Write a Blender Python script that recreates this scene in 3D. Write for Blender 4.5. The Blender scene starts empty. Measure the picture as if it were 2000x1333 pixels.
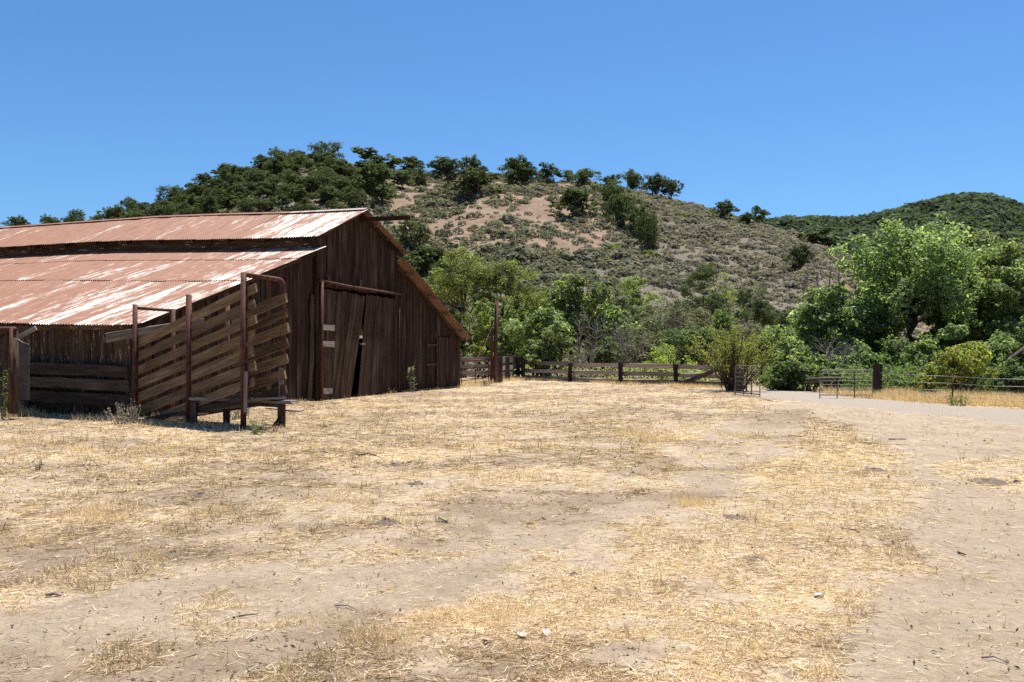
import bpy, math, random
import numpy as np
from mathutils import Vector, Matrix, Quaternion

random.seed(7)
rng = np.random.default_rng(11)
R = math.radians
scene = bpy.context.scene
COL = scene.collection

# ------------------------------------------------------------------ camera, sky, sun, exposure
F, CX, HZ, EYE = 1778.0, 1000.0, 676.0, 1.65
cam_d = bpy.data.cameras.new('camera')
cam_d.lens = 32.0
cam_d.sensor_width = 36.0
cam_d.clip_start = 0.1
cam_d.clip_end = 6000
cam = bpy.data.objects.new('camera', cam_d)
COL.objects.link(cam)
cam.location = (0, 0, EYE)
cam.rotation_euler = (R(90.306), 0, 0)
scene.camera = cam

SUN_EL, SUN_AZ = 73.0, 36.0          # azimuth clockwise from the view direction (+Y)
world = bpy.data.worlds.new('World')
scene.world = world
world.use_nodes = True
wn, wl = world.node_tree.nodes, world.node_tree.links
wn.clear()
sky = wn.new('ShaderNodeTexSky')
sky.sky_type = 'NISHITA'
sky.sun_disc = False
sky.sun_elevation = R(SUN_EL)
sky.sun_rotation = R(SUN_AZ)
sky.altitude = 300
sky.air_density = 1.0
sky.dust_density = 0.7
sky.ozone_density = 2.2
hs = wn.new('ShaderNodeMix')            # the whole sky a little deeper blue, as through a polariser
hs.data_type = 'RGBA'
hs.blend_type = 'MULTIPLY'
hs.inputs[0].default_value = 1.0
hs.inputs[7].default_value = (.46, .745, 1.02, 1)
bg = wn.new('ShaderNodeBackground')
bg.inputs['Strength'].default_value = 0.078
wo = wn.new('ShaderNodeOutputWorld')
wl.new(sky.outputs[0], hs.inputs[6])
wl.new(hs.outputs[2], bg.inputs[0])
wl.new(bg.outputs[0], wo.inputs[0])

sd = bpy.data.lights.new('sun', 'SUN')
sd.energy = 5.0
sd.angle = R(0.53)
sd.color = (1.0, 0.955, 0.88)
sun = bpy.data.objects.new('sun', sd)
COL.objects.link(sun)
sdir = Vector((math.cos(R(SUN_EL)) * math.sin(R(SUN_AZ)), math.cos(R(SUN_EL)) * math.cos(R(SUN_AZ)), math.sin(R(SUN_EL))))
sun.rotation_euler = sdir.to_track_quat('Z', 'Y').to_euler()
sun.location = (0, 0, 60)

scene.view_settings.view_transform = 'Standard'
scene.view_settings.look = 'None'
scene.view_settings.gamma = 1
scene.view_settings.exposure = 0.88
scene.view_settings.use_curve_mapping = False
scene.render.engine = 'CYCLES'
scene.cycles.max_bounces = 6
scene.cycles.use_denoising = False
scene.cycles.transparent_max_bounces = 4

# ------------------------------------------------------------------ helpers
def G(px, py):                       # ground point seen at a pixel of the photograph
    d = EYE * F / (py - HZ)
    return np.array([(px - CX) / F * d, d, 0.0])

def at(px, py, d):
    return np.array([(px - CX) / F * d, d, EYE + (HZ - py) / F * d])

def vnoise(x, y, seed=0):
    x = np.asarray(x, float); y = np.asarray(y, float)
    ix = np.floor(x).astype(np.int64); iy = np.floor(y).astype(np.int64)
    fx = x - ix; fy = y - iy
    fx = fx * fx * (3 - 2 * fx); fy = fy * fy * (3 - 2 * fy)
    def h(a, b):
        n = (a * 374761393 + b * 668265263 + seed * 1442695041) & 0x7fffffff
        n = ((n ^ (n >> 13)) * 1274126177) & 0x7fffffff
        n = (n ^ (n >> 16)) & 0xffff
        return n / 65535.0
    a = h(ix, iy); b = h(ix + 1, iy); c = h(ix, iy + 1); d = h(ix + 1, iy + 1)
    return (a + (b - a) * fx) * (1 - fy) + (c + (d - c) * fx) * fy

def fbm(x, y, seed=0, oct=4):
    s = 0; a = 0.5; t = 0
    for i in range(oct):
        s = s + a * vnoise(x * 2 ** i, y * 2 ** i, seed + i * 17); t += a; a *= 0.5
    return s / t

def smooth(e0, e1, x):
    t = np.clip((x - e0) / (e1 - e0), 0, 1)
    return t * t * (3 - 2 * t)

def fmesh(name, V, Fc, col=None, uv=None, shade=False):
    """fast mesh from arrays; Fc is (n,3) or (n,4); col per vertex rgb; uv per vertex"""
    V = np.asarray(V, np.float32).reshape(-1, 3); Fc = np.asarray(Fc, np.int32)
    k = Fc.shape[1]; n = len(Fc)
    me = bpy.data.meshes.new(name)
    me.vertices.add(len(V)); me.vertices.foreach_set('co', V.ravel())
    me.loops.add(n * k); me.loops.foreach_set('vertex_index', Fc.ravel())
    me.polygons.add(n)
    me.polygons.foreach_set('loop_start', np.arange(0, n * k, k, dtype=np.int32))
    me.polygons.foreach_set('use_smooth', np.full(n, bool(shade)))
    if uv is not None:
        l = me.uv_layers.new(name='UVMap')
        l.data.foreach_set('uv', np.asarray(uv, np.float32)[Fc.ravel()].ravel())
    if col is not None:
        c = np.ones((len(V), 4), np.float32); c[:, :np.shape(col)[1]] = col
        at_ = me.color_attributes.new('Col', 'FLOAT_COLOR', 'POINT')
        at_.data.foreach_set('color', c.ravel())
    me.update(calc_edges=True)
    me.validate()
    return me

OFF = {}
def place(o, parent, p):
    COL.objects.link(o)
    o.parent = parent
    b = OFF.get(parent.name, np.zeros(3)) if parent else np.zeros(3)
    o.location = tuple(np.asarray(p, float) - b)
    OFF[o.name] = np.asarray(p, float)
    return o

def tag(o, label=None, cat=None, group=None, kind=None):
    if label: o['label'] = label
    if cat: o['category'] = cat
    if group: o['group'] = group
    if kind: o['kind'] = kind
    return o

def empty(name, p, label, cat, group=None, rz=0.0):
    o = bpy.data.objects.new(name, None)
    o.empty_display_size = 0.2
    place(o, None, p)
    o.rotation_euler = (0, 0, rz)
    return tag(o, label, cat, group)

def meshobj(name, me, mat, parent=None, p=(0, 0, 0)):
    o = bpy.data.objects.new(name, me)
    if mat is not None and not len(me.materials):
        me.materials.append(mat)
    return place(o, parent, p)

def unit(v):
    v = np.asarray(v, float); return v / max(np.linalg.norm(v), 1e-9)

def board_arrays(p0, p1, w, t, up, segs=4, jit=0.004, cut0=0.0, cut1=0.0, bow=0.0):
    """plank from p0 to p1; w along the direction nearest to `up`; local to p0"""
    p0 = np.asarray(p0, float); p1 = np.asarray(p1, float)
    L = np.linalg.norm(p1 - p0); e = (p1 - p0) / L
    wv = unit(np.asarray(up, float) - e * np.dot(up, e)); tv = np.cross(e, wv)
    V = []; UV = []
    for i in range(segs + 1):
        s = i / segs
        for (a, b) in ((-.5, -.5), (.5, -.5), (.5, .5), (-.5, .5)):
            sh = (cut0 * (1 - s) + cut1 * s) * a * w if i in (0, segs) else 0
            j = rng.normal(0, jit, 2)
            if i in (0, segs): sh += rng.normal(0, jit * 2.5)
            V.append(e * (L * s + sh) + wv * (a * w + j[0] + bow * 4 * s * (1 - s)) + tv * (b * t + j[1] * .5))
            UV.append((a * w + (t if b > 0 else 0), L * s))
    Fc = []
    for i in range(segs):
        for j in range(4):
            a = i * 4 + j; b = i * 4 + (j + 1) % 4
            Fc.append((a, b, b + 4, a + 4))
    Fc.append((3, 2, 1, 0)); n = segs * 4
    Fc.append((n, n + 1, n + 2, n + 3))
    return np.array(V), np.array(Fc), np.array(UV)

def board(name, parent, p0, p1, w, t, up, mat, **k):
    V, Fc, UV = board_arrays(p0, p1, w, t, up, **k)
    return meshobj(name, fmesh(name, V, Fc, uv=UV), mat, parent, p0)

def tube_arrays(pts, rad, n=8, cap=True):
    pts = np.asarray(pts, float); rad = np.broadcast_to(np.asarray(rad, float), (len(pts),))
    V = []; UV = []; L = 0
    for i, p in enumerate(pts):
        d = unit(pts[min(i + 1, len(pts) - 1)] - pts[max(i - 1, 0)])
        a = np.cross(d, (0, 0, 1)) if abs(d[2]) < .95 else np.cross(d, (0, 1, 0))
        a = unit(a); b = np.cross(d, a)
        if i: L += np.linalg.norm(p - pts[i - 1])
        for j in range(n):
            t = 2 * math.pi * j / n
            V.append(p + (a * math.cos(t) + b * math.sin(t)) * rad[i]); UV.append((j / n * .3, L))
    Fc = [(i * n + j, i * n + (j + 1) % n, (i + 1) * n + (j + 1) % n, (i + 1) * n + j) for i in range(len(pts) - 1) for j in range(n)]
    if cap and n % 2 == 0:
        for base, rev in ((0, True), ((len(pts) - 1) * n, False)):
            for q in range(1, n // 2):
                f = (base + q - 1 if q > 1 else base, 0, 0, 0)
                quad = (base + q - 1, base + q, base + n - q - 1 if n - q - 1 > q else base + n - q - 1, base + (n - q) % n)
                Fc.append(quad[::-1] if rev else quad)
    return np.array(V), np.array(Fc), np.array(UV)

def tube(name, parent, pts, rad, mat, n=8):
    pts = np.asarray(pts, float); p0 = pts[0].copy()
    V, Fc, UV = tube_arrays(pts - p0, rad, n)
    return meshobj(name, fmesh(name, V, Fc, uv=UV, shade=True), mat, parent, p0)

def join(parts):
    Vs, Fs, Us, o = [], [], [], 0
    for V, Fc, U in parts:
        Vs.append(V); Fs.append(np.asarray(Fc) + o); Us.append(U); o += len(V)
    return np.concatenate(Vs), np.concatenate(Fs), np.concatenate(Us)

# ------------------------------------------------------------------ materials
def newmat(name):
    m = bpy.data.materials.new(name); m.use_nodes = True
    nt = m.node_tree; nt.nodes.clear()
    return m, nt.nodes, nt.links

def ramp(n, stops):
    r = n.new('ShaderNodeValToRGB'); e = r.color_ramp.elements
    while len(e) < len(stops): e.new(0.5)
    for x, (p, c) in zip(e, stops):
        x.position = p; x.color = (*c, 1) if len(c) == 3 else c
    return r

def mix(n, l, fac, a, b, mode='MIX'):
    m = n.new('ShaderNodeMix'); m.data_type = 'RGBA'; m.blend_type = mode
    for i, v in ((0, fac), (6, a), (7, b)):
        if hasattr(v, 'node'): l.new(v, m.inputs[i])
        elif i == 0: m.inputs[0].default_value = v
        else: m.inputs[i].default_value = (*v, 1)
    return m.outputs[2]

def math_(n, l, op, a, b=0.0):
    m = n.new('ShaderNodeMath'); m.operation = op
    for i, v in ((0, a), (1, b)):
        if hasattr(v, 'node'): l.new(v, m.inputs[i])
        else: m.inputs[i].default_value = v
    return m.outputs[0]

def noise(n, l, vec, scale, detail=4, rough=.6):
    t = n.new('ShaderNodeTexNoise'); t.inputs['Scale'].default_value = scale
    t.inputs['Detail'].default_value = detail; t.inputs['Roughness'].default_value = rough
    if vec is not None: l.new(vec, t.inputs['Vector'])
    return t.outputs[0]

def mapping(n, l, vec, scale, loc=None):
    m = n.new('ShaderNodeMapping'); m.inputs['Scale'].default_value = scale
    l.new(vec, m.inputs['Vector'])
    if loc is not None: l.new(loc, m.inputs['Location'])
    return m.outputs[0]

def finish(m, n, l, color, rough=.85, bump=None, bstr=.4, bdist=.01, metallic=0.0, spec=.3):
    p = n.new('ShaderNodeBsdfPrincipled'); o = n.new('ShaderNodeOutputMaterial')
    if hasattr(color, 'node'): l.new(color, p.inputs['Base Color'])
    else: p.inputs['Base Color'].default_value = (*color, 1)
    if hasattr(rough, 'node'): l.new(rough, p.inputs['Roughness'])
    else: p.inputs['Roughness'].default_value = rough
    if hasattr(metallic, 'node'): l.new(metallic, p.inputs['Metallic'])
    else: p.inputs['Metallic'].default_value = metallic
    p.inputs['Specular IOR Level'].default_value = spec
    if bump is not None:
        b = n.new('ShaderNodeBump'); b.inputs['Strength'].default_value = bstr; b.inputs['Distance'].default_value = bdist
        l.new(bump, b.inputs['Height']); l.new(b.outputs[0], p.inputs['Normal'])
    l.new(p.outputs[0], o.inputs[0])
    return m

def wood(name, dark, mid, light, grey, greyamt=.4, paleamt=0.0):
    m, n, l = newmat(name)
    uv = n.new('ShaderNodeUVMap').outputs[0]
    oi = n.new('ShaderNodeObjectInfo').outputs['Random']
    off = n.new('ShaderNodeCombineXYZ')
    l.new(math_(n, l, 'MULTIPLY', oi, 71.0), off.inputs[0]); l.new(math_(n, l, 'MULTIPLY', oi, 37.0), off.inputs[1])
    g = noise(n, l, mapping(n, l, uv, (46, 1.3, 1), off.outputs[0]), 1.0, 5, .65)
    g2 = noise(n, l, mapping(n, l, uv, (9, .9, 1), off.outputs[0]), 1.0, 4, .6)
    b = noise(n, l, mapping(n, l, uv, (2.2, 1.1, 1), off.outputs[0]), 1.0, 3)
    c1 = ramp(n, [(.28, dark), (.5, mid), (.72, light)]); l.new(g, c1.inputs[0])
    r2 = ramp(n, [(.45, (0, 0, 0)), (.72, (1, 1, 1))]); l.new(g2, r2.inputs[0])
    c = mix(n, l, math_(n, l, 'MULTIPLY', r2.outputs[0], greyamt), c1.outputs[0], grey)
    hv = n.new('ShaderNodeHueSaturation'); l.new(c, hv.inputs['Color'])
    vv = math_(n, l, 'ADD', math_(n, l, 'MULTIPLY', oi, .75), math_(n, l, 'ADD', math_(n, l, 'MULTIPLY', b, .7), .28))
    l.new(vv, hv.inputs['Value'])
    col = hv.outputs[0]
    if paleamt > 0:  # irregular pale tan patches scattered over the boards
        pn = noise(n, l, mapping(n, l, uv, (14, 2.2, 1), off.outputs[0]), 1.0, 5, .7)
        pr = ramp(n, [(.66 - paleamt, (0, 0, 0)), (.70 - paleamt, (1, 1, 1))]); l.new(pn, pr.inputs[0])
        col = mix(n, l, pr.outputs[0], col, (.34, .28, .22))
    return finish(m, n, l, col, .9, g, .7, .006, spec=.15)

M = {}
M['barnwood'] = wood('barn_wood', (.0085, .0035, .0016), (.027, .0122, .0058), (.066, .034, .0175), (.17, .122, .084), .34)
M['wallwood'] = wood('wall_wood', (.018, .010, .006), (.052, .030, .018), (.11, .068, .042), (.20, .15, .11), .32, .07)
M['doorwood'] = wood('door_wood', (.010, .0046, .0023), (.032, .016, .0086), (.077, .043, .0245), (.165, .12, .085), .34)
M['railwood'] = wood('rail_wood', (.036, .021, .010), (.118, .073, .036), (.225, .148, .081), (.30, .225, .145), .42)
M['greywood'] = wood('grey_wood', (.075, .058, .045), (.18, .145, .115), (.31, .26, .215), (.38, .34, .30), .5)
M['fencewood'] = wood('fence_wood', (.10, .072, .056), (.25, .19, .155), (.40, .32, .27), (.46, .40, .36), .5)
M['postwood'] = wood('post_wood', (.014, .009, .006), (.043, .028, .019), (.09, .063, .046), (.18, .145, .118), .32)
M['polewood'] = wood('pole_wood', (.02, .009, .007), (.06, .026, .02), (.10, .05, .038), (.14, .09, .07), .3)

def rust_pipe():
    m, n, l = newmat('rusty_pipe')
    tc = n.new('ShaderNodeTexCoord').outputs['Object']
    a = noise(n, l, tc, 9, 5, .7); b = noise(n, l, tc, 60, 3)
    r = ramp(n, [(.3, (.022, .008, .006)), (.5, (.07, .022, .013)), (.68, (.135, .048, .026)), (.85, (.24, .17, .13))]); l.new(a, r.inputs[0])
    return finish(m, n, l, r.outputs[0], .75, b, .3, .002, spec=.3)
M['pipe'] = rust_pipe()

def corrugated(barn, name='rusty_corrugated_tin', shift=0.0):
    m, n, l = newmat(name)
    t = n.new('ShaderNodeTexCoord'); t.object = barn
    v = t.outputs['Object']
    oi = n.new('ShaderNodeObjectInfo').outputs['Random']
    sx = n.new('ShaderNodeSeparateXYZ'); l.new(v, sx.inputs[0])
    st = noise(n, l, mapping(n, l, v, (.5, 4.6, .5)), 1.0, 6, .68)            # streaks down the slope
    fine = noise(n, l, mapping(n, l, v, (2.0, 13, 2.0)), 1.0, 5, .7)
    big = noise(n, l, mapping(n, l, v, (.22, .3, .22)), 1.0, 2)
    # paint left near the gable end, more rust towards the far end
    bare = n.new('ShaderNodeMapRange'); l.new(sx.outputs[1], bare.inputs[0])
    bare.inputs[1].default_value = -.3; bare.inputs[2].default_value = 6.0; bare.inputs[3].default_value = .13; bare.inputs[4].default_value = -.035
    s = math_(n, l, 'ADD', math_(n, l, 'MULTIPLY', st, .62), math_(n, l, 'MULTIPLY', fine, .38))
    s = math_(n, l, 'ADD', math_(n, l, 'ADD', s, bare.outputs[0]), shift)
    s = math_(n, l, 'ADD', s, math_(n, l, 'MULTIPLY', math_(n, l, 'SUBTRACT', oi, .5), .17))
    s = math_(n, l, 'ADD', s, math_(n, l, 'MULTIPLY', math_(n, l, 'SUBTRACT', big, .5), .22))
    white = ramp(n, [(.55, (0, 0, 0)), (.59, (.4, .4, .4)), (.65, (1, 1, 1))]); l.new(s, white.inputs[0])
    rr = ramp(n, [(.25, (.12, .044, .022)), (.5, (.215, .090, .048)), (.75, (.31, .158, .095))]); l.new(fine, rr.inputs[0])
    wr = ramp(n, [(.3, (.32, .245, .185)), (.6, (.46, .405, .345))]); l.new(fine, wr.inputs[0])
    c = mix(n, l, white.outputs[0], rr.outputs[0], wr.outputs[0])
    if shift: c = mix(n, l, 1.0, c, (.68, .80, .85), 'MULTIPLY')
    ro = n.new('ShaderNodeMapRange'); l.new(white.outputs[0], ro.inputs[0]); ro.inputs[3].default_value = .72; ro.inputs[4].default_value = .45
    return finish(m, n, l, c, ro.outputs[0], fine, .25, .004, spec=.4)

def foliage(name, trans=.35, rough=.6, spec=.3):
    m, n, l = newmat(name)
    a = n.new('ShaderNodeAttribute'); a.attribute_name = 'Col'
    oi = n.new('ShaderNodeObjectInfo').outputs['Random']
    hv = n.new('ShaderNodeHueSaturation'); l.new(a.outputs['Color'], hv.inputs['Color'])
    l.new(math_(n, l, 'ADD', math_(n, l, 'MULTIPLY', oi, .3), .85), hv.inputs['Value'])
    l.new(math_(n, l, 'ADD', math_(n, l, 'MULTIPLY', oi, .024), .488), hv.inputs['Hue'])
    p = n.new('ShaderNodeBsdfPrincipled'); p.inputs['Roughness'].default_value = rough; p.inputs['Specular IOR Level'].default_value = spec
    l.new(hv.outputs[0], p.inputs['Base Color'])
    t = n.new('ShaderNodeBsdfTranslucent')
    tcol = mix(n, l, 1.0, hv.outputs[0], (1.6, 1.7, .9), 'MULTIPLY'); l.new(tcol, t.inputs[0])
    ms = n.new('ShaderNodeMixShader'); ms.inputs[0].default_value = trans
    o = n.new('ShaderNodeOutputMaterial')
    l.new(p.outputs[0], ms.inputs[1]); l.new(t.outputs[0], ms.inputs[2]); l.new(ms.outputs[0], o.inputs[0])
    return m
M['leaf'] = foliage('leaf', .5, .6, .2)
M['oakleaf'] = foliage('oak_leaf', .3, .8, .08)
M['straw'] = foliage('straw', .25, .8, .1)
M['brush'] = foliage('brush', .3, .95, .03)

def bark():
    m, n, l = newmat('bark')
    tc = n.new('ShaderNodeTexCoord').outputs['Object']
    a = noise(n, l, mapping(n, l, tc, (14, 14, 3)), 1.0, 5, .7)
    r = ramp(n, [(.3, (.03, .023, .017)), (.6, (.11, .085, .065)), (.8, (.2, .165, .135))]); l.new(a, r.inputs[0])
    return finish(m, n, l, r.outputs[0], .95, a, .8, .02, spec=.1)
M['bark'] = bark()
def deadwood():
    m, n, l = newmat('dead_wood')
    tc = n.new('ShaderNodeTexCoord').outputs['Object']
    a = noise(n, l, mapping(n, l, tc, (9, 9, 3)), 1.0, 4, .7)
    r = ramp(n, [(.3, (.13, .11, .095)), (.7, (.34, .30, .27))]); l.new(a, r.inputs[0])
    return finish(m, n, l, r.outputs[0], .95, spec=.1)
M['deadwood'] = deadwood()
def plain(name, c, rough=.7, metallic=0.0, sc=20, var=.35, spec=.3):
    m, n, l = newmat(name)
    tc = n.new('ShaderNodeTexCoord').outputs['Object']
    a = noise(n, l, tc, sc, 5, .65)
    r = ramp(n, [(.3, tuple(x * (1 - var) for x in c)), (.7, tuple(min(1, x * (1 + var)) for x in c))]); l.new(a, r.inputs[0])
    return finish(m, n, l, r.outputs[0], rough, a, .5, .01, metallic, spec)
M['galv'] = plain('galvanised_pipe', (.20, .175, .15), .6, .1)
M['rustgalv'] = plain('dull_rusty_pipe', (.17, .13, .105), .6, .2)
M['wire'] = plain('fence_wire', (.30, .28, .26), .5, .4)
M['dung'] = plain('dry_dung', (.12, .09, .068), .95, sc=30, var=.5)
M['rope'] = plain('rope', (.45, .27, .17), .9)
M['sheetsteel'] = plain('dull_sheet_steel', (.10, .085, .078), .6, .2, sc=6)
M['deadleaf'] = plain('dead_leaf', (.34, .22, .14), .8)
M['paleleaf'] = plain('pale_leaf', (.50, .40, .32), .8)
M['stone'] = plain('pale_stone', (.45, .41, .37), .9)

# ------------------------------------------------------------------ ground sheet
def poly_dist(x, y, pts):
    d = np.full(np.shape(x), 1e9)
    for a, b in zip(pts[:-1], pts[1:]):
        ax, ay = a[:2]; bx, by = b[:2]
        t = np.clip(((x - ax) * (bx - ax) + (y - ay) * (by - ay)) / ((bx - ax) ** 2 + (by - ay) ** 2), 0, 1)
        d = np.minimum(d, np.hypot(x - ax - t * (bx - ax), y - ay - t * (by - ay)))
    return d

def in_poly(x, y, pts):
    c = np.zeros(np.shape(x), bool)
    n = len(pts)
    for i in range(n):
        x0, y0 = pts[i][:2]; x1, y1 = pts[(i + 1) % n][:2]
        if y0 == y1: continue
        k = ((y0 > y) != (y1 > y)) & (x < (x1 - x0) * (y - y0) / (y1 - y0) + x0)
        c ^= k
    return c

TRACK = [G(*p) for p in ((1530, 792), (1470, 850), (1400, 900), (1260, 946), (1080, 992), (900, 1052), (720, 1112), (450, 1190), (120, 1270), (-300, 1330), (-900, 1400))]
TRACK2 = [G(*p) for p in ((1080, 1000), (1150, 1060), (1200, 1130), (1120, 1230), (900, 1330), (500, 1500))]
ROAD = [G(*p) for p in ((2600, 880), (2300, 846), (2050, 819), (1900, 805), (1700, 788), (1560, 775), (1530, 769), (1500, 764))]
YARD = [G(*p) for p in ((1520, 786), (1640, 824), (1735, 868), (1800, 930), (1822, 1000), (1795, 1090), (1770, 1130), (1640, 1160), (1690, 1220), (1600, 1270), (1520, 1340), (1400, 1500), (1300, 2200), (3400, 2200), (3400, 850), (2300, 830), (2000, 805), (1700, 778))]
STRAWISLE = [G(*p) for p in ((1880, 900), (1985, 893), (2080, 920), (2080, 985), (1985, 972), (1900, 930))]

def ground_masks(x, y):
    """straw cover 0..1, darker trampled litter 0..1, gravel 0..1"""
    wx = x + (fbm(x * .5, y * .5, 3) - .5) * 2.2 + (fbm(x * 2.1, y * 2.1, 5) - .5) * 1.0
    wy = y + (fbm(x * .5, y * .5, 4) - .5) * 2.2 + (fbm(x * 2.1, y * 2.1, 6) - .5) * 1.0
    s = .30 + .6 * fbm(x * .35, y * .35, 21) + 1.0 * (fbm(x * 1.5, y * 1.5, 23) - .5) + .5 * (fbm(x * 4.5, y * 4.5, 24) - .5)
    t = poly_dist(wx, wy, TRACK)
    s = s - .5 * (1 - smooth(.2, 1.0, t))
    t2 = poly_dist(wx, wy, TRACK2)
    s = s - .35 * (1 - smooth(.1, .5, t2))
    # bright straw between the track and the yard
    hx, hy = x + (wx - x) * .5, y + (wy - y) * .5
    edge = poly_dist(hx, hy, YARD)
    inside = in_poly(hx, hy, YARD)
    s = s + .5 * (~inside) * (1 - smooth(.5, 2.6, edge)) * smooth(.5, 1.1, t)
    sd_ = np.where(inside, edge, -edge)
    kk = smooth(-.9, .8, sd_ + (fbm(x * 5, y * 5, 27) - .5) * 1.2)
    s = s * (1 - kk) + (s * .35 - .36) * kk
    isle = in_poly(hx, hy, STRAWISLE)
    s = np.where(isle, .55 + .6 * s, s)
    g = 1 - smooth(.7, 2.1, poly_dist(wx, wy, ROAD))
    s = np.where(g > .4, -.2, s)
    far = smooth(12, 22, y) * (~inside) * (g < .3)
    s = s - .10 * far * (fbm(x * .9, y * .9, 35) > .45)
    # wheel ruts: narrow bare lines along the track and two older passes
    for off, dep in ((-.75, .45), (.75, .5), (2.6, .28), (3.9, .30), (-2.3, .25)):
        tr = poly_dist(x + (wx - x) * .22 - off * .45, y + (wy - y) * .22 + off, TRACK)
        s = s - dep * (1 - smooth(.08, .30, tr)) * (.4 + .9 * fbm(x * .8, y * .8, 37 + int(off * 10) % 7)) * (~inside)
    lit = smooth(.46, .62, fbm(x * .6 + 9, y * .9, 31) + .05 * smooth(2, -4, x)) * (.35 + fbm(x * 3, y * 3, 33)) * (~inside)
    for a_, b_, w_ in (((230, 1085), (450, 1055), .55), ((790, 1035), (1080, 992), .35), ((60, 1030), (300, 1010), .4), ((860, 905), (1180, 880), .6), ((980, 862), (1120, 856), .5), ((560, 800), (760, 795), .9)):
        lit = np.maximum(lit, (1 - smooth(.15, 1.0, poly_dist(wx, wy, [G(*a_), G(*b_)]) / w_)) * (.3 + 1.1 * fbm(x * 4, y * 4, 39)))
    lit = np.maximum(lit, .95 * far * smooth(.34, .56, fbm(x * .5 + 3, y * .7, 38)))
    lit = lit * (1 - .5 * smooth(.55, .9, s))
    return np.clip(s, 0, 1), lit, g

def ground_z(x, y):
    z = (fbm(x * .8, y * .8, 41) - .5) * .07 + (fbm(x * 4, y * 4, 42, 3) - .5) * .022
    t = poly_dist(x, y, TRACK)
    z = z - .03 * (1 - smooth(.2, .8, t))
    return z * (1 - smooth(45, 60, np.hypot(x, y)))

def build_ground():
    ang = np.concatenate([np.linspace(-180, -46, 60), np.linspace(-45, 45, 420), np.linspace(46, 180, 60)[:-1]])
    rad = np.concatenate([[.25, .8, 1.5, 2.2], 3.0 * np.exp(np.linspace(0, math.log(60 / 3.0), 205)), 60 * np.exp(np.linspace(0, math.log(2500 / 60), 30))[1:]])
    A, Rr = np.meshgrid(np.radians(ang), rad)
    x = Rr * np.sin(A); y = Rr * np.cos(A)
    s, lit, g = ground_masks(x, y)
    z = ground_z(x, y)
    na, nr = len(ang), len(rad)
    V = np.stack([x, y, z], -1).reshape(-1, 3)
    idx = np.arange(nr * na).reshape(nr, na)
    nx = np.roll(idx, -1, 1)
    Fc = np.stack([idx[:-1], idx[1:], nx[1:], nx[:-1]], -1).reshape(-1, 4)
    cen = len(V); V = np.vstack([V, [0, 0, z[0].mean()]])
    col = np.stack([s, lit, g], -1).reshape(-1, 3); col = np.vstack([col, [0, 0, 0]])
    tri = np.stack([idx[0], nx[0], np.full(na, cen), np.full(na, cen)], -1)
    me = fmesh('ground', V, Fc, col=col, shade=True)
    m, n, l = newmat('dry_ground')
    a = n.new('ShaderNodeAttribute'); a.attribute_name = 'Col'
    sp = n.new('ShaderNodeSeparateColor'); l.new(a.outputs['Color'], sp.inputs[0])
    tc = n.new('ShaderNodeTexCoord').outputs['Object']
    n1 = noise(n, l, tc, 1.3, 5, .65); n2 = noise(n, l, tc, 14, 5, .7); n3 = noise(n, l, tc, 55, 4, .7)
    fib = noise(n, l, mapping(n, l, tc, (22, 70, 1)), 1.0, 4, .7)
    fib2 = noise(n, l, mapping(n, l, tc, (85, 26, 1)), 1.0, 4, .7)
    dirt = ramp(n, [(.3, (.25, .185, .125)), (.55, (.375, .293, .212)), (.75, (.46, .372, .283))])
    l.new(math_(n, l, 'ADD', math_(n, l, 'MULTIPLY', n1, .5), math_(n, l, 'MULTIPLY', n2, .5)), dirt.inputs[0])
    straw = ramp(n, [(.34, (.27, .182, .115)), (.5, (.49, .375, .26)), (.66, (.68, .56, .42))])
    fm = math_(n, l, 'MAXIMUM', fib, fib2)
    l.new(math_(n, l, 'SUBTRACT', math_(n, l, 'ADD', math_(n, l, 'MULTIPLY', fm, .8), math_(n, l, 'MULTIPLY', n3, .3)), .07), straw.inputs[0])
    # straw cover breaks up at its edge
    e = math_(n, l, 'ADD', sp.outputs[0], math_(n, l, 'MULTIPLY', math_(n, l, 'SUBTRACT', n2, .5), 2.0))
    er = ramp(n, [(.15, (0, 0, 0)), (.8, (1, 1, 1))]); l.new(e, er.inputs[0])
    c = mix(n, l, er.outputs[0], dirt.outputs[0], straw.outputs[0])
    lr = ramp(n, [(.66, (0, 0, 0)), (.78, (1, 1, 1))]); l.new(math_(n, l, 'ADD', math_(n, l, 'MULTIPLY', sp.outputs[1], .30), math_(n, l, 'MULTIPLY', math_(n, l, 'ADD', n2, n3), .5)), lr.inputs[0])
    c = mix(n, l, math_(n, l, 'MULTIPLY', lr.outputs[0], .6), c, (.20, .135, .088))
    grav = ramp(n, [(.35, (.24, .198, .156)), (.65, (.385, .328, .27))]); l.new(n3, grav.inputs[0])
    c = mix(n, l, sp.outputs[2], c, grav.outputs[0])
    pk = ramp(n, [(.27, (1, 1, 1)), (.31, (0, 0, 0))]); l.new(noise(n, l, tc, 34, 2, .5), pk.inputs[0])
    c = mix(n, l, math_(n, l, 'MULTIPLY', pk.outputs[0], .5), c, (.10, .075, .055))
    h = math_(n, l, 'ADD', math_(n, l, 'MULTIPLY', n2, .6), math_(n, l, 'ADD', math_(n, l, 'MULTIPLY', n3, .35), math_(n, l, 'MULTIPLY', fm, .35)))
    finish(m, n, l, c, .95, h, 1.0, .05, spec=.1)
    o = meshobj('ground', me, m)
    return tag(o, 'dry straw covered barnyard ground with bare dirt tracks', 'ground', kind='structure')
build_ground()

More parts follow.
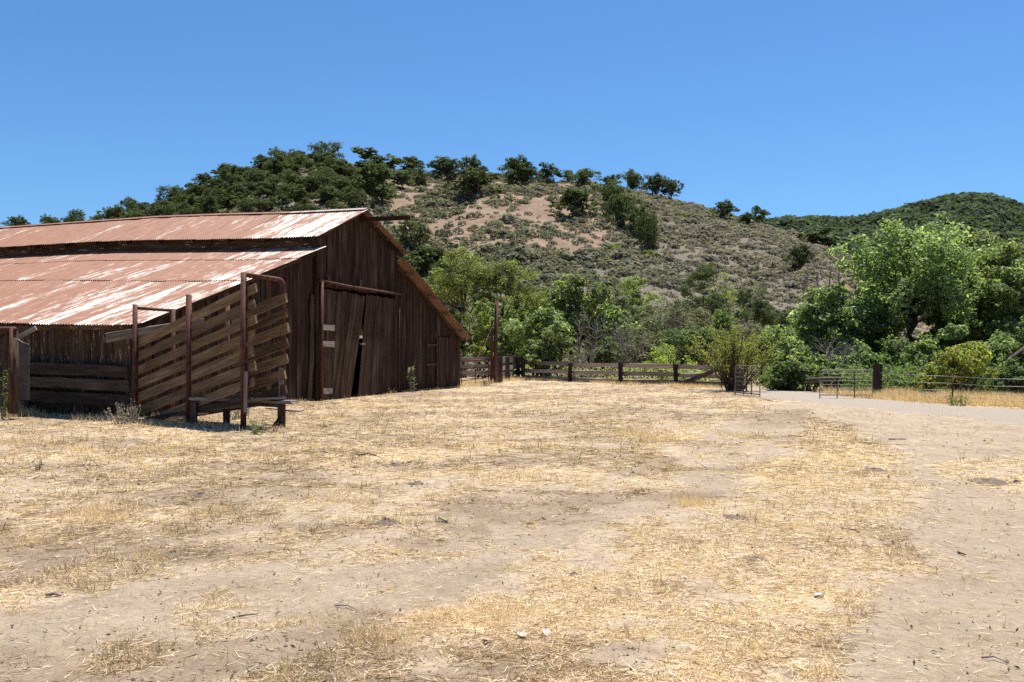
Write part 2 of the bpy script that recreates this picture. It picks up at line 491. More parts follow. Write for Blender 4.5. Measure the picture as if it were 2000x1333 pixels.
# ------------------------------------------------------------------ hills
def hill_profile(kind):
    if kind == 'near':
        xs = [-900, -400, -100, 0, 100, 200, 300, 400, 500, 600, 700, 800, 880, 950, 1010, 1080, 1150, 1200, 1300, 1400, 1450, 1500, 1550, 1600, 1650, 1700, 1750, 1800, 1900, 2000, 2200]
        ys = [500, 478, 462, 457, 448, 430, 402, 362, 328, 308, 322, 334, 342, 338, 341, 352, 354, 364, 386, 413, 427, 441, 456, 473, 497, 530, 560, 585, 625, 650, 668]
        dx = [-900, 0, 300, 600, 1000, 1300, 1500, 1650, 1800, 2000, 2200]
        dd = [330, 330, 270, 225, 205, 195, 175, 150, 128, 110, 100]
        b = 70
    else:
        xs = [900, 1300, 1450, 1500, 1540, 1600, 1650, 1700, 1750, 1800, 1850, 1900, 1950, 2000, 2080, 2200, 2500, 3000]
        ys = [560, 500, 455, 444, 438, 438, 440, 436, 423, 410, 398, 391, 396, 416, 440, 455, 500, 560]
        dx = [900, 3000]; dd = [560, 560]; b = 260
    return xs, ys, dx, dd, b

def hill_surface(kind, px, s):
    xs, ys, dx, dd, b = hill_profile(kind)
    E = (HZ - np.interp(px, xs, ys)) / F
    D = np.interp(px, dx, dd)
    Y = b + (D - b) * s
    zc = EYE + E * D
    f = np.where(s <= 1, 1 - (1 - np.clip(s, 0, 1)) ** 1.22, 1 - .55 * (s - 1) ** 1.3)
    # normalise: highest view angle equals the profile
    ss = np.linspace(.3, 1, 29)
    ff = 1 - (1 - ss) ** 1.22
    r = ((zc[..., None] * ff - EYE) / (b + (D - b)[..., None] * ss)).max(-1)
    k = np.where(r > 0, np.clip(E / np.maximum(r, 1e-4), .3, 1), 1)
    X = (px - CX) / F * Y
    nz = (fbm(X * .06, Y * .06, 61 if kind == 'near' else 71) - .5)
    z = zc * k * f + nz * (5.0 if kind == 'near' else 14.0) * np.clip(s, 0, 1) * np.clip(1.0 - s, 0, 1) * 3 + (fbm(X * .3, Y * .3, 63) - .5) * .9 * smooth(0, .15, s) - .6
    return X, Y, z

def build_hill(kind, name, label, mat, x0, x1):
    pxs = np.linspace(x0, x1, 240); ss = np.linspace(0, 1.7, 130)
    P_, S_ = np.meshgrid(pxs, ss)
    X, Y, Z = hill_surface(kind, P_, S_)
    Z = np.where(S_ < 1e-6, -1.0, Z)
    idx = np.arange(P_.size).reshape(P_.shape)
    Fc = np.stack([idx[:-1, :-1], idx[:-1, 1:], idx[1:, 1:], idx[1:, :-1]], -1).reshape(-1, 4)
    py = HZ - (Z - EYE) / Y * F
    # bare grassy slope in the upper middle, brush-covered grey ground elsewhere
    bare = smooth(700, 800, P_) * (1 - smooth(1180, 1300, P_ + (py - 400) * .6)) * (1 - smooth(425, 505, py + (fbm(X * .05, Y * .05, 65) - .5) * 150))
    bare = np.maximum(bare, smooth(.62, .72, fbm(X * .07, Y * .07, 67)) * .8 * (P_ < 900))
    bare = np.maximum(bare, smooth(1560, 1680, P_) * smooth(.45, .6, fbm(X * .11, Y * .11, 68)))
    col = np.stack([bare, bare * 0, bare * 0], -1).reshape(-1, 3)
    o = meshobj(name, fmesh(name, np.stack([X, Y, Z], -1), Fc, col=col, shade=True), mat)
    return tag(o, label, 'hill', kind='structure')

def hill_mat():
    m, n, l = newmat('hill_soil')
    a = n.new('ShaderNodeAttribute'); a.attribute_name = 'Col'
    sp = n.new('ShaderNodeSeparateColor'); l.new(a.outputs['Color'], sp.inputs[0])
    tc = n.new('ShaderNodeTexCoord').outputs['Object']
    n1 = noise(n, l, tc, .25, 6, .7); n2 = noise(n, l, tc, 1.7, 5, .7)
    tan = ramp(n, [(.3, (.165, .117, .08)), (.55, (.25, .18, .128)), (.8, (.345, .265, .195))]); l.new(n1, tan.inputs[0])
    gr = ramp(n, [(.3, (.12, .105, .078)), (.6, (.19, .165, .125)), (.8, (.26, .22, .17))]); l.new(n2, gr.inputs[0])
    e = math_(n, l, 'ADD', sp.outputs[0], math_(n, l, 'MULTIPLY', math_(n, l, 'SUBTRACT', n1, .5), .8))
    er = ramp(n, [(.35, (0, 0, 0)), (.6, (1, 1, 1))]); l.new(e, er.inputs[0])
    c = mix(n, l, er.outputs[0], gr.outputs[0], tan.outputs[0])
    return finish(m, n, l, c, .95, n2, .8, .5, spec=.05)
HM = hill_mat()
build_hill('near', 'hill', 'tall dry hill with oaks on its crest behind the barn', HM, -900, 2200)
build_hill('far', 'distant_hill', 'dark wooded hill rising farther off behind the right trees', HM, 900, 3000)

_cache = {}
def hill_point(px, py, kind='near'):
    """surface point of the hill seen at a pixel"""
    ss = np.linspace(.02, 1.0, 400)
    X, Y, Z = hill_surface(kind, np.full(400, float(px)), ss)
    yy = HZ - (Z - EYE) / Y * F
    k = np.argmax(yy <= py) if (yy <= py).any() else int(np.argmin(yy))
    return np.array([X[k], Y[k], Z[k]])

# ------------------------------------------------------------------ foliage builders
def rand_dirs(n):
    v = rng.normal(size=(n, 3)); return v / np.linalg.norm(v, axis=1, keepdims=True)

def leaf_quads(P, N, size, C, aspect=.5):
    """rhombic leaves at P with normals N"""
    n = len(P)
    r = rand_dirs(n)
    a = np.cross(N, r); a /= np.maximum(np.linalg.norm(a, axis=1, keepdims=True), 1e-6)
    a[:, 2] -= .25; a /= np.linalg.norm(a, axis=1, keepdims=True)
    b = np.cross(N, a); b /= np.maximum(np.linalg.norm(b, axis=1, keepdims=True), 1e-6)
    s = np.broadcast_to(np.asarray(size, float), (n,))[:, None]
    V = np.stack([P - a * s * .5, P + b * s * aspect * .5 + N * s * .08, P + a * s * .5, P - b * s * aspect * .5 + N * s * .08], 1)
    Fc = np.arange(n * 4).reshape(n, 4)
    return V.reshape(-1, 3), Fc, np.repeat(C, 4, 0)

def palette(n, cols, lobe=None):
    cols = np.array(cols); t = rng.random(n) ** 1.1 * (len(cols) - 1)
    i = np.minimum(t.astype(int), len(cols) - 2); f = (t - i)[:, None]
    return cols[i] * (1 - f) + cols[i + 1] * f

PAL = {
 'willow': [(.09, .118, .034), (.165, .195, .062), (.29, .305, .13)],
 'maple': [(.09, .13, .043), (.175, .22, .084), (.32, .36, .19)],
 'dense': [(.058, .09, .032), (.108, .152, .057), (.19, .24, .105)],
 'oak': [(.038, .052, .021), (.078, .098, .041), (.145, .168, .076)],
 'sage': [(.11, .12, .072), (.185, .19, .118), (.28, .28, .19)],
 'yellow': [(.10, .15, .04), (.155, .20, .05), (.23, .24, .06), (.36, .28, .07)],
 'lime': [(.15, .19, .04), (.22, .25, .06), (.30, .31, .09)],
}
def crown_arrays(H, W, pal, nleaf, leaf, lobes=14, base=.25, skirt=False, squash=.85, clumps=13):
    """crown in a local frame: base of the tree at the origin"""
    zc = H * (1 + base) / 2; rz = H * (1 - base) / 2
    Ls = []
    for i in range(lobes):
        for _ in range(40):
            d = rand_dirs(1)[0]; q = rng.uniform(.35, 1.0)
            if skirt or d[2] > -.75: break
        c = np.array([d[0] * W / 2 * q, d[1] * W / 2 * q, zc + d[2] * rz * q])
        r = W * rng.uniform(.10, .21) * (1.1 if d[2] > 0 else .9)
        r = min(r, H * .26)
        Ls.append((c, r))
    # one top lobe so that the height is met
    Ls.append((np.array([rng.normal(0, W * .08), rng.normal(0, W * .08), H - W * .13]), min(W * .15, H * .2)))
    wts = np.array([r ** 2 for _, r in Ls]); wts /= wts.sum()
    Vs, Fs, Cs, o = [], [], [], 0
    for (c, r), w in zip(Ls, wts):
        n = max(6, int(nleaf * w))
        m = clumps
        dc = rand_dirs(m * 2); dc = dc[(dc[:, 2] > -.5) | (rng.random(m * 2) < .4)][:m]; m = len(dc)
        sub = c + dc * (r * rng.uniform(.5, 1.25, m))[:, None] * np.array([1, 1, squash])
        sr_ = r * rng.uniform(.25, .58, m)
        tint = rng.uniform(.78, 1.25, m)
        ci = rng.integers(0, m, n)
        d = rand_dirs(n)
        q = sr_[ci] * (.25 + .85 * rng.random(n) ** .5)
        P_ = sub[ci] + d * q[:, None] * np.array([1, 1, .7])
        P_[:, 2] = np.maximum(P_[:, 2], .05)
        N = d * .55 + dc[ci] * .35 + rng.normal(0, .45, (n, 3)) + np.array([0, 0, .55]); N /= np.linalg.norm(N, axis=1, keepdims=True)
        C = palette(n, PAL[pal]) * tint[ci][:, None]
        V, Fc, Cc = leaf_quads(P_, N, leaf * rng.uniform(.55, 1.3, n), C, .6)
        Vs.append(V); Fs.append(Fc + o); Cs.append(Cc); o += len(V)
    return np.concatenate(Vs), np.concatenate(Fs), np.concatenate(Cs), Ls

def limb(p, q, r0, r1, wob=.06, n=6, segs=6):
    p = np.asarray(p, float); q = np.asarray(q, float)
    L = np.linalg.norm(q - p); t = np.linspace(0, 1, segs + 1)[:, None]
    pts = p + (q - p) * t
    w = rng.normal(0, wob * L, (segs + 1, 3)) * (t * (1 - t) * 3); w[0] = 0
    pts = pts + w; pts[:, 2] += (np.sin(t[:, 0] * math.pi) * L * .06)
    return tube_arrays(pts, np.linspace(r0, r1, segs + 1), n), pts

def trunk_arrays(H, W, Ls, base, stems=1, r=None):
    r = r or max(.05, W * .028)
    parts = []
    for s in range(stems):
        top = np.array([rng.normal(0, W * .1), rng.normal(0, W * .1), H * (base + .35)])
        st = np.array([rng.normal(0, .08 * stems), rng.normal(0, .08 * stems), -.35])
        a, pts = limb(st, top, r, r * .45, .05, 8, 7); parts.append(a)
        for c, rr in Ls[s::stems]:
            k = rng.integers(3, 7); a2, _ = limb(pts[k], c, r * .42, r * .1, .08, 5, 5); parts.append(a2)
            for _ in range(1):
                e = c + rand_dirs(1)[0] * rr * .9
                a3, _ = limb(c, e, r * .12, r * .05, .1, 4, 3); parts.append(a3)
    return join(parts)

def make_tree(name, label, cat, p, H, W, pal, nleaf=9000, leaf=.11, lobes=14, base=.25, stems=1, skirt=False, group=None, mat='leaf', rz=None, r=None, **k):
    t = empty(name, p, label, cat, group, rz if rz is not None else 0)
    V, Fc, C, Ls = crown_arrays(H, W, pal, nleaf, leaf, lobes, base, skirt, **k)
    tv = trunk_arrays(H, W, Ls, base if not skirt else .1, stems, r)
    meshobj('trunk', fmesh('trunk', tv[0], tv[1], uv=tv[2], shade=True), M['bark'], t, p)
    meshobj('crown', fmesh('crown', V, Fc, col=C), M[mat], t, p)
    return t

# oaks for the hill: five shapes shared by all copies
OAKS = []
for i in range(6):
    H = 1.0; W = [1.25, 1.5, 1.1, 1.7, 1.35, 1.0][i]
    V, Fc, C, Ls = crown_arrays(H, W, 'oak', 4200, .075, 16 if i != 3 else 20, .0, True, .9, 12)
    tv = trunk_arrays(H, W, Ls, .05, 1 + i % 2, .04)
    OAKS.append((fmesh('crown', V, Fc, col=C), fmesh('trunk', tv[0], tv[1], uv=tv[2], shade=True), W))
    OAKS[-1][0].materials.append(M['oakleaf']); OAKS[-1][1].materials.append(M['bark'])

def hill_oak(px, pybase, pytop, wpx, label, group=None, name='oak_tree', var=None):
    p = hill_point(px, pybase)
    h = (pybase - pytop) / F * p[1]; w = wpx / F * p[1]
    cr, tr, W = OAKS[var if var is not None else random.randrange(6)]
    t = empty(name, p, label, 'tree', group, random.uniform(0, 6.28))
    sx = w / W * random.uniform(1.14, 1.26)
    t.scale = (sx, sx, h * 1.1)
    for nm, me in (('trunk', tr), ('crown', cr)):
        o = bpy.data.objects.new(nm, me); COL.objects.link(o); o.parent = t
    return t

# ------------------------------------------------------------------ hill vegetation
SOLO = [  # px, base y, top y, width px, label
 (1120, 428, 375, 72, 'round dark oak alone on the bare slope below the crest'),
 (924, 385, 335, 84, 'wide low oak on the tan slope just under the crest'),
 (1008, 362, 316, 58, 'twin-lobed oak on the crest left of a rounder one'),
 (1022, 366, 326, 50, 'small front oak tucked under the twin-lobed crest oak'),
 (1072, 362, 325, 44, 'compact round oak on the crest beside bare sky gap'),
 (1108, 353, 331, 32, 'small flat oak on the skyline in mid crest'),
 (1142, 364, 333, 56, 'flat-topped oak on the skyline above the bare slope'),
 (1190, 364, 342, 34, 'little oak on the skyline between two flat-topped oaks'),
 (1234, 374, 337, 54, 'airy oak on the skyline with sky through its branches'),
 (1283, 386, 348, 38, 'left of the paired oaks ending the crest row'),
 (1308, 389, 351, 42, 'right of the paired oaks ending the crest row'),
 (1192, 408, 362, 66, 'topmost oak of the line running down the slope'),
 (1214, 447, 385, 60, 'darkest oak of the line running down the slope'),
 (1246, 462, 412, 46, 'third oak of the line running down the slope'),
 (1270, 492, 425, 48, 'lowest oak of the line running down the slope'),
 (1416, 430, 399, 38, 'oak clump on the descending brushy ridge'),
 (1463, 440, 420, 34, 'bushy small oak low on the descending ridge'),
 (1478, 437, 406, 36, 'leaning oak with a loose crown on the descending ridge'),
 (1560, 535, 488, 46, 'dark round bush low on the brushy hillside'),
 (1600, 480, 452, 60, 'dark oak at the foot of the ridge against the wooded hill'),
 (1628, 486, 466, 36, 'small dark oak at the ridge foot above eroded soil'),
 (738, 403, 330, 84, 'large pale oak standing above the barn ridge'),
 (866, 352, 312, 68, 'broad oak group tree on the crest above the barn'),
 (914, 342, 307, 42, 'tall oak poking above the crest next to the broad one'),
 (946, 338, 322, 24, 'tiny shrub oak on the crest skyline'),
 (815, 364, 332, 44, 'bright green shrubby oak near the crest above the barn'),
 (780, 368, 338, 50, 'yellowish green shrub tree near the crest'),
 (730, 338, 298, 84, 'dome-shaped oak on the skyline above the barn ridge'),
 (798, 338, 312, 46, 'small dome oak on the skyline beside the big dome'),
 (800, 490, 438, 84, 'dark oak just past the barn gable peak'),
 (760, 520, 478, 60, 'dark green oak half hidden behind the barn gable'),
 (850, 545, 492, 100, 'grey-green oak low on the slope beyond the barn'),
]
for a in SOLO: hill_oak(*a)

def oak_grove():
    lab = 'dark oak in the dense grove on the hill shoulder above the barn roof'
    n = 0; pts = []
    xs = [-60, 0, 100, 200, 300, 400, 500, 600, 660, 720, 800]; top = [462, 456, 446, 428, 401, 361, 328, 308, 316, 330, 342]
    tries = 0
    while n < 128 and tries < 9000:
        tries += 1
        px = random.uniform(-60, 700); yt = float(np.interp(px, xs, top))
        low = float(np.interp(px, [0, 250, 400, 700], [466, 446, 430, 416]))
        py = yt + 3 + random.random() ** 1.15 * max(2, low - yt)
        w = random.uniform(22, 54) * float(np.interp(px, [0, 200, 600], [.75, .8, 1]))
        if 500 < px < 700 and py > yt + 25 and random.random() < .35: continue
        if 640 < px < 700 and py < 345 and px > 668: continue
        if any(abs(px - a) < .32 * (w + c) and abs(py - b) < 7 for a, b, c in pts): continue
        pts.append((px, py, w)); n += 1
        hill_oak(px, py, py - w * random.uniform(.55, .85), w, lab, 'oaks in the grove on the hill shoulder')
oak_grove()

def scatter_bushes(name, label, cat, pts, sizes, cols, per, mat, leafk=.5, squash=.75):
    """rounded bushes made of small leafy triangles spread over low domes"""
    n = len(pts); m = n * per
    d = rand_dirs(m); d[:, 2] = np.abs(d[:, 2]) * 1.05 - .12
    s = np.repeat(sizes, per); c = np.repeat(pts, per, 0)
    P_ = c + d * (s * rng.uniform(.72, 1.05, m))[:, None] * np.array([1, 1, squash]); P_[:, 2] += s * .12
    N = d * .9 + rng.normal(0, .30, d.shape) + np.array([0, 0, .35]); N /= np.linalg.norm(N, axis=1, keepdims=True)
    r = rand_dirs(m); a = np.cross(N, r); a /= np.maximum(np.linalg.norm(a, axis=1, keepdims=True), 1e-6); b = np.cross(N, a)
    L = (s * leafk * rng.uniform(.7, 1.3, m))[:, None]
    V = np.stack([P_ - a * L * .5 - b * L * .3, P_ + a * L * .5 - b * L * .3, P_ + b * L * .65], 1).reshape(-1, 3)
    C = np.repeat(np.repeat(cols, per, 0) * rng.uniform(.72, 1.28, (m, 1)), 3, 0)
    o = meshobj(name, fmesh(name, V, np.arange(m * 3).reshape(m, 3), col=C), M[mat])
    return tag(o, label, cat, kind='stuff')

def hill_cols():
    pxs = rng.uniform(420, 1990, 64000); ss = rng.random(64000) ** .8 * 1.04 + .01
    X, Y, Z = hill_surface('near', pxs, ss)
    # even density over the ground: thin near columns by depth
    w = (Y / 210) ** 1.0
    py = HZ - (Z - EYE) / Y * F
    bare = smooth(700, 800, pxs) * (1 - smooth(1180, 1300, pxs + (py - 400) * .6)) * (1 - smooth(425, 505, py + (fbm(X * .05, Y * .05, 65) - .5) * 150))
    cl = fbm(X * .09, Y * .09, 91)
    dens = np.where(bare > .5, smooth(.45, .57, cl) * .55 + .13, .97)
    dens = np.where((pxs < 760), .35 + .5 * smooth(.4, .55, cl), dens)
    dens = dens * (1 - .75 * smooth(1560, 1680, pxs) * smooth(.45, .6, fbm(X * .11, Y * .11, 68)))
    dens = dens * (.45 + .75 * smooth(.35, .55, fbm(X * .16, Y * .16, 97)))
    k = rng.random(len(pxs)) < dens * np.clip(w, .25, 1) * .78
    P_ = np.stack([X, Y, Z], -1)[k]; pk = pxs[k]; py = py[k]
    n = len(P_)
    sz = np.clip(rng.lognormal(-.62, .42, n), .25, 1.7)
    grey = np.array([(.215, .192, .155)]) * rng.uniform(.65, 1.35, (n, 1))
    green = np.array([(.135, .138, .088)]) * rng.uniform(.7, 1.35, (n, 1))
    f = np.clip((pk - 900) / 700 + (fbm(P_[:, 0] * .05, P_[:, 1] * .05, 95) - .5) * 1.6, 0, 1)[:, None]
    f = .12 + f * .85
    sz = sz * (1 - .28 * f[:, 0])
    C = green * (1 - f) + grey * f
    lime = rng.random(n) < .012
    C[lime] = (.12, .17, .04)
    return P_, sz, C
hp, hsz, hc = hill_cols()
scatter_bushes('chaparral', 'low grey green sagebrush covering the hillside', 'brush', hp, hsz, hc, 32, 'brush', .50, .65)

def far_forest():
    pxs = rng.uniform(1380, 2400, 9000); ss = rng.uniform(.2, 1.05, 9000)
    X, Y, Z = hill_surface('far', pxs, ss)
    k = rng.random(9000) < .9 * smooth(.26, .34, fbm(X * .03, Y * .03, 101))
    P_ = np.stack([X, Y, Z + 1.2], -1)[k]; n = len(P_)
    sz = rng.uniform(2.2, 5.6, n)
    C = np.array([(.050, .066, .034)]) * rng.uniform(.55, 1.7, (n, 1))
    scatter_bushes('distant_oak_forest', 'dense dark oak forest covering the far hill', 'forest', P_, sz, C, 42, 'oakleaf', .45, .85)
far_forest()

# ------------------------------------------------------------------ barn
GA = math.atan2(735.0, F)                        # gable runs away from us at this angle
gd = np.array([math.sin(GA), math.cos(GA), 0]); bd = np.array([-math.cos(GA), math.sin(GA), 0])
B0 = np.array([-8.66, 20.74, 0.0])
barn = empty('barn', B0, 'old dark wood barn with a rusty corrugated tin roof', 'barn', rz=math.atan2(gd[1], gd[0]))
OFF['barn'] = np.zeros(3)
M['tin'] = corrugated(barn)
M['rusttin'] = corrugated(barn, 'rusted_out_tin', -.35)
A0, A1, AP, A2, A3 = 0.0, 7.2, 9.65, 12.1, 17.2  # left eave, centre bay, peak, centre bay, right eave
ZE, ZL, ZU, ZP = 2.18, 4.55, 5.02, 6.05
BL = 20.0
def rise(b): return .22 * smooth(0, 9, np.asarray(b, float))   # the old frame has bent: the far roof stands a little higher

def roof_z(a):
    if a < A1: return ZE + (ZL - ZE) * (a - A0) / (A1 - A0)
    if a < AP: return ZU + (ZP - ZU) * (a - A1) / (AP - A1)
    if a < A2: return ZP + (ZU - ZP) * (a - AP) / (A2 - AP)
    return ZL + (2.02 - ZL) * (a - A2) / (A3 - A2)

def wall_boards(name, aa, ab, zb, ztop, y, mat, wmin=.16, wmax=.27, lean=0.0, parent=None, gap=.012):
    parent = parent or barn
    a = aa
    while a < ab - .05:
        w = min(random.uniform(wmin, wmax), ab - a)
        c = a + w / 2; z0 = zb + random.uniform(-.03, .03); z1 = ztop(c) - random.uniform(.0, .03)
        sl = (ztop(c + .05) - ztop(c - .05)) / .1
        tilt = random.gauss(0, .006) + lean
        yy = y + random.uniform(-.012, .012)
        # width runs along the gable; e is +z, so `up`=+x
        board(name, parent, (c, yy, z0), (c + tilt * (z1 - z0), yy + random.gauss(0, .006), z1), w - gap, .025, (1, 0, 0), mat, segs=5, jit=.004, cut1=sl)
        a += w

# gable: both wings, and the high middle above the doors
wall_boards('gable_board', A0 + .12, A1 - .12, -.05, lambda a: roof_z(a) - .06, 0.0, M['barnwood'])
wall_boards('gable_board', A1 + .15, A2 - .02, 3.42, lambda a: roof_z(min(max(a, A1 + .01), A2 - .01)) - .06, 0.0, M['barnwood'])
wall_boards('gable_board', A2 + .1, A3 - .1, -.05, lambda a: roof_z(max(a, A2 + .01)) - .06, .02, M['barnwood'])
# long wall under the near eave, clerestory strip between the roofs
bb = .05
while bb < BL:
    w = random.uniform(.2, .3)
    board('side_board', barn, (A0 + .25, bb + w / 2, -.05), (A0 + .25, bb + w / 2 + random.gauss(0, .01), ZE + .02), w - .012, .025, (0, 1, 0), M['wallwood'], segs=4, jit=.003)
    bb += w
for k in range(4):
    z = ZL - .12 + k * .17
    for s in range(5):
        board('clerestory_board', barn, (A1 + .12 + random.uniform(-.008, .008), s * 4.0 + .02, z + float(rise(s * 4.0))), (A1 + .12, s * 4.0 + 3.99, z + float(rise(s * 4 + 4.0))), .165, .025, (0, 0, 1), M['wallwood'], segs=4, jit=.003)
# corner posts and rear walls so that the barn is closed
for a, z in ((A0 + .3, ZE - .1), (A1 - .02, ZU - .05), (A2 + .02, ZU - .05), (A3 - .22, 1.9)):
    board('corner_post', barn, (a, .10 if a not in (A1 - .02,) else -.03, -.1), (a, .10 if a not in (A1 - .02,) else -.03, z), .15, .15, (1, 0, 0), M['barnwood'])
board('far_side_wall', barn, (A3 - .25, BL / 2, -.05), (A3 - .25, BL / 2, 1.98), BL - .1, .03, (0, 1, 0), M['barnwood'])
board('far_clerestory_wall', barn, (A2 - .12, BL / 2, ZL - .2), (A2 - .12, BL / 2, ZU), BL - .1, .03, (0, 1, 0), M['barnwood'])
wall_boards('rear_board', A0 + .3, A3 - .3, -.05, lambda a: roof_z(a) + .16, BL - .1, M['barnwood'], .45, .6)

# corrugated sheets
def sheet_mesh(w, L, pitch=.085, amp=.014, rows=2):
    nx = int(round(w / pitch * 6)); xs = np.linspace(-w / 2, w / 2, nx + 1)
    V = []; 
    for j in range(rows + 1):
        for x in xs:
            V.append((x, L * j / rows, amp * math.cos(2 * math.pi * x / pitch) + rng.normal(0, .0012)))
    Fc = [(j * (nx + 1) + i, j * (nx + 1) + i + 1, (j + 1) * (nx + 1) + i + 1, (j + 1) * (nx + 1) + i) for j in range(rows) for i in range(nx)]
    return fmesh('roof_sheet', np.array(V), np.array(Fc), shade=True)

def course(aL, zL, aH, zH, lift, b0=-.28, w=.66, tin='tin'):
    """a row of sheets from the low edge (aL,zL) to the high edge (aH,zH)"""
    L = math.hypot(aH - aL, zH - zL)
    mes = [sheet_mesh(w + .07, L + random.uniform(-.01, .02)) for _ in range(3)]
    for me in mes: me.materials.append(M[tin])
    e = Vector((aH - aL, 0, zH - zL)).normalized()
    n = int((BL + .4) / w)
    for i in range(n):
        b = b0 + w / 2 + i * w
        o = bpy.data.objects.new('roof_sheet', mes[i % 3])
        dz = float(rise(b))
        slope_b = float(rise(b + .3) - rise(b - .3)) / .6
        ey = e                                   # local +y: up the slope
        ex = Vector((0, 1 if aH > aL else -1, slope_b * (1 if aH > aL else -1))).normalized() * -1
        ez = ex.cross(ey).normalized()
        if ez.z < 0: ex = -ex; ez = ex.cross(ey).normalized()
        ex = ey.cross(ez)
        m = Matrix((ex, ey, ez)).transposed().to_4x4()
        sl = random.uniform(-.03, .015)
        m.translation = Vector((aL, b, zL + dz + lift + (i % 2) * .004 + random.uniform(0, .004))) + ey * sl
        m = m @ Matrix.Rotation(random.gauss(0, .0015), 4, 'X') @ Matrix.Rotation(random.gauss(0, .003), 4, 'Z')
        COL.objects.link(o); o.parent = barn; o.matrix_local = m

def lerp_pt(a): return roof_z(a)
sl = (ZL - ZE) / (A1 - A0)
zz = lambda a: ZE + sl * a
course(-.22, zz(-.22), 3.75, zz(3.75), .02, b0=-.36)
course(3.56, zz(3.56), 6.0, zz(6.0), .042)
course(5.85, zz(5.85), A1 + .1, zz(A1 + .1), .064)
su = (ZP - ZU) / (AP - A1); zu = lambda a: ZU + su * (a - A1)
course(A1 - .32, zu(A1 - .32), AP + .02, zu(AP + .02), .03)
course(A2 + .38, zu(2 * AP - A2 - .38), AP - .02, zu(AP - .02), .03, tin='rusttin')
sr = (2.02 - ZL) / (A3 - A2); zr = lambda a: ZL + sr * (a - A2)
course(A3 + .18, zr(A3 + .18), A2 + 2.3, zr(A2 + 2.3), .02, b0=-.42, tin='rusttin')
course(A2 + 2.5, zr(A2 + 2.5), A2 - .1, zr(A2 - .1), .042, b0=-.42, tin='rusttin')
# ridge cap strips
for s in range(7):
    b0, b1 = -.3 + s * 2.9, -.3 + s * 2.9 + 2.92
    parts = []
    for sg in (-1, 1):
        V, Fc, U = board_arrays((AP + sg * .085, b0, ZP + .052 + float(rise(b0))), (AP + sg * .085, b1, ZP + .052 + float(rise(b1))), .19, .004, (1, 0, -sg * su), segs=3, jit=.002)
        parts.append((V + np.array([AP + sg * .085 - AP, 0, 0]), Fc, U))
    V, Fc, U = join(parts)
    meshobj('ridge_cap', fmesh('ridge_cap', V, Fc, uv=U), M['tin'], barn, (AP, b0, ZP + .05 + float(rise(b0))))
# rafter tails and eave plates
for k in range(15):
    b = .35 + k * 1.38
    board('rafter_tail', barn, (A1 - .26, b, zu(A1 - .26) - .075 + float(rise(b))), (A1 + .35, b, zu(A1 + .35) - .075 + float(rise(b))), .13, .06, (0, 0, 1), M['wallwood'], segs=2)
board('eave_plate', barn, (A0 + .02, -.2, ZE - .1), (A0 + .02, BL, ZE - .1), .12, .05, (0, 0, 1), M['wallwood'], segs=8)
for a0, z0, a1, z1, t in ((A0 - .1, zz(-.1), A1, zz(A1), 0), (A1 - .25, zu(A1 - .25), AP, ZP, 0), (A2 + .3, zu(A1 - .3), AP, ZP, 0)):
    board('barge_rafter', barn, (a0, -.06, z0 - .085), (a1, -.06, z1 - .085), .13, .045, (0, 0, 1), M['barnwood'], segs=5)
for f in (.12, .38, .64, .9):                    # purlin ends under the right wing roof
    a = A2 + (A3 - A2) * f
    board('purlin', barn, (a, -.38, zr(a) - .06), (a, 4.0, zr(a) - .06), .085, .05, (0, 0, 1), M['railwood'], segs=2)
for f in (.3, .62, .95):
    a = AP + (A2 + .2 - AP) * f; z = zu(2 * AP - a)
    board('purlin', barn, (a, -.24, z - .06), (a, 4.0, z - .06), .085, .05, (0, 0, 1), M['railwood'], segs=2)
board('barge_rafter', barn, (A2, -.02, zr(A2) - .12), (A3 + .1, -.02, zr(A3 + .1) - .12), .12, .04, (0, 0, 1), M['barnwood'], segs=5)
board('hay_beam', barn, (AP + .05, .6, ZP - .28), (AP + .02, -1.85, ZP - .31), .14, .10, (0, 0, 1), M['barnwood'], segs=5)
# doors: a sliding pair on a pipe track, sagging apart
def door(b0, b1, t0, t1, ztop0, ztop1, nb, lab):
    """boards standing from b0..b1 on the ground to t0..t1 at the top"""
    L = np.array([(b0 + b1) / 2, -.06, .05]); parts = []
    for z in (.5, 2.85):
        f = z / 3.3; p0 = np.array([b0 + (t0 - b0) * f + .06, -.025, z]); p1 = np.array([b1 + (t1 - b1) * f - .06, -.025, z - .06])
        V, Fc, U = board_arrays(p0, p1, .18, .03, (0, 0, 1)); parts.append((V + p0 - L, Fc, U))
    V, Fc, U = join(parts)
    d = meshobj('door', fmesh('door', V, Fc, uv=U), M['doorwood'], barn, L)
    d['label'] = lab
    w = max(b1 - b0, t1 - t0) / nb
    for i in range(nb):
        f = (i + .5) / nb
        y = -.065 - (i % 2) * .012
        board('door_board', d, (b0 + (b1 - b0) * f, y, .02 + random.uniform(-.03, .04)), (t0 + (t1 - t0) * f, y + random.uniform(-.004, .004), ztop0 + (ztop1 - ztop0) * f + random.uniform(-.03, .03)), w - .008, .022, (1, 0, 0), M['doorwood'], segs=5, jit=.003)
    return d
dm = 9.75
d1 = door(7.4, 8.27, 7.4, 8.80, 3.40, 3.34, 5, 'left boards of the sagging barn door')
d2 = door(8.28, 8.98, 8.84, 9.90, 3.33, 3.27, 5, 'leaning middle boards of the sagging barn door')
d3 = door(9.46, 11.98, 10.0, 11.98, 3.32, 3.27, 10, 'right leaf of the sagging barn door')
for z, lg in ((2.22, .5), (1.72, .5), (.28, .42)):
    board('patch_board', barn, (A1 + .22, -.1, z), (A1 + .22 + lg * 1.25, -.1, z - .02), .17, .03, (0, 0, 1), M['greywood'], segs=3)
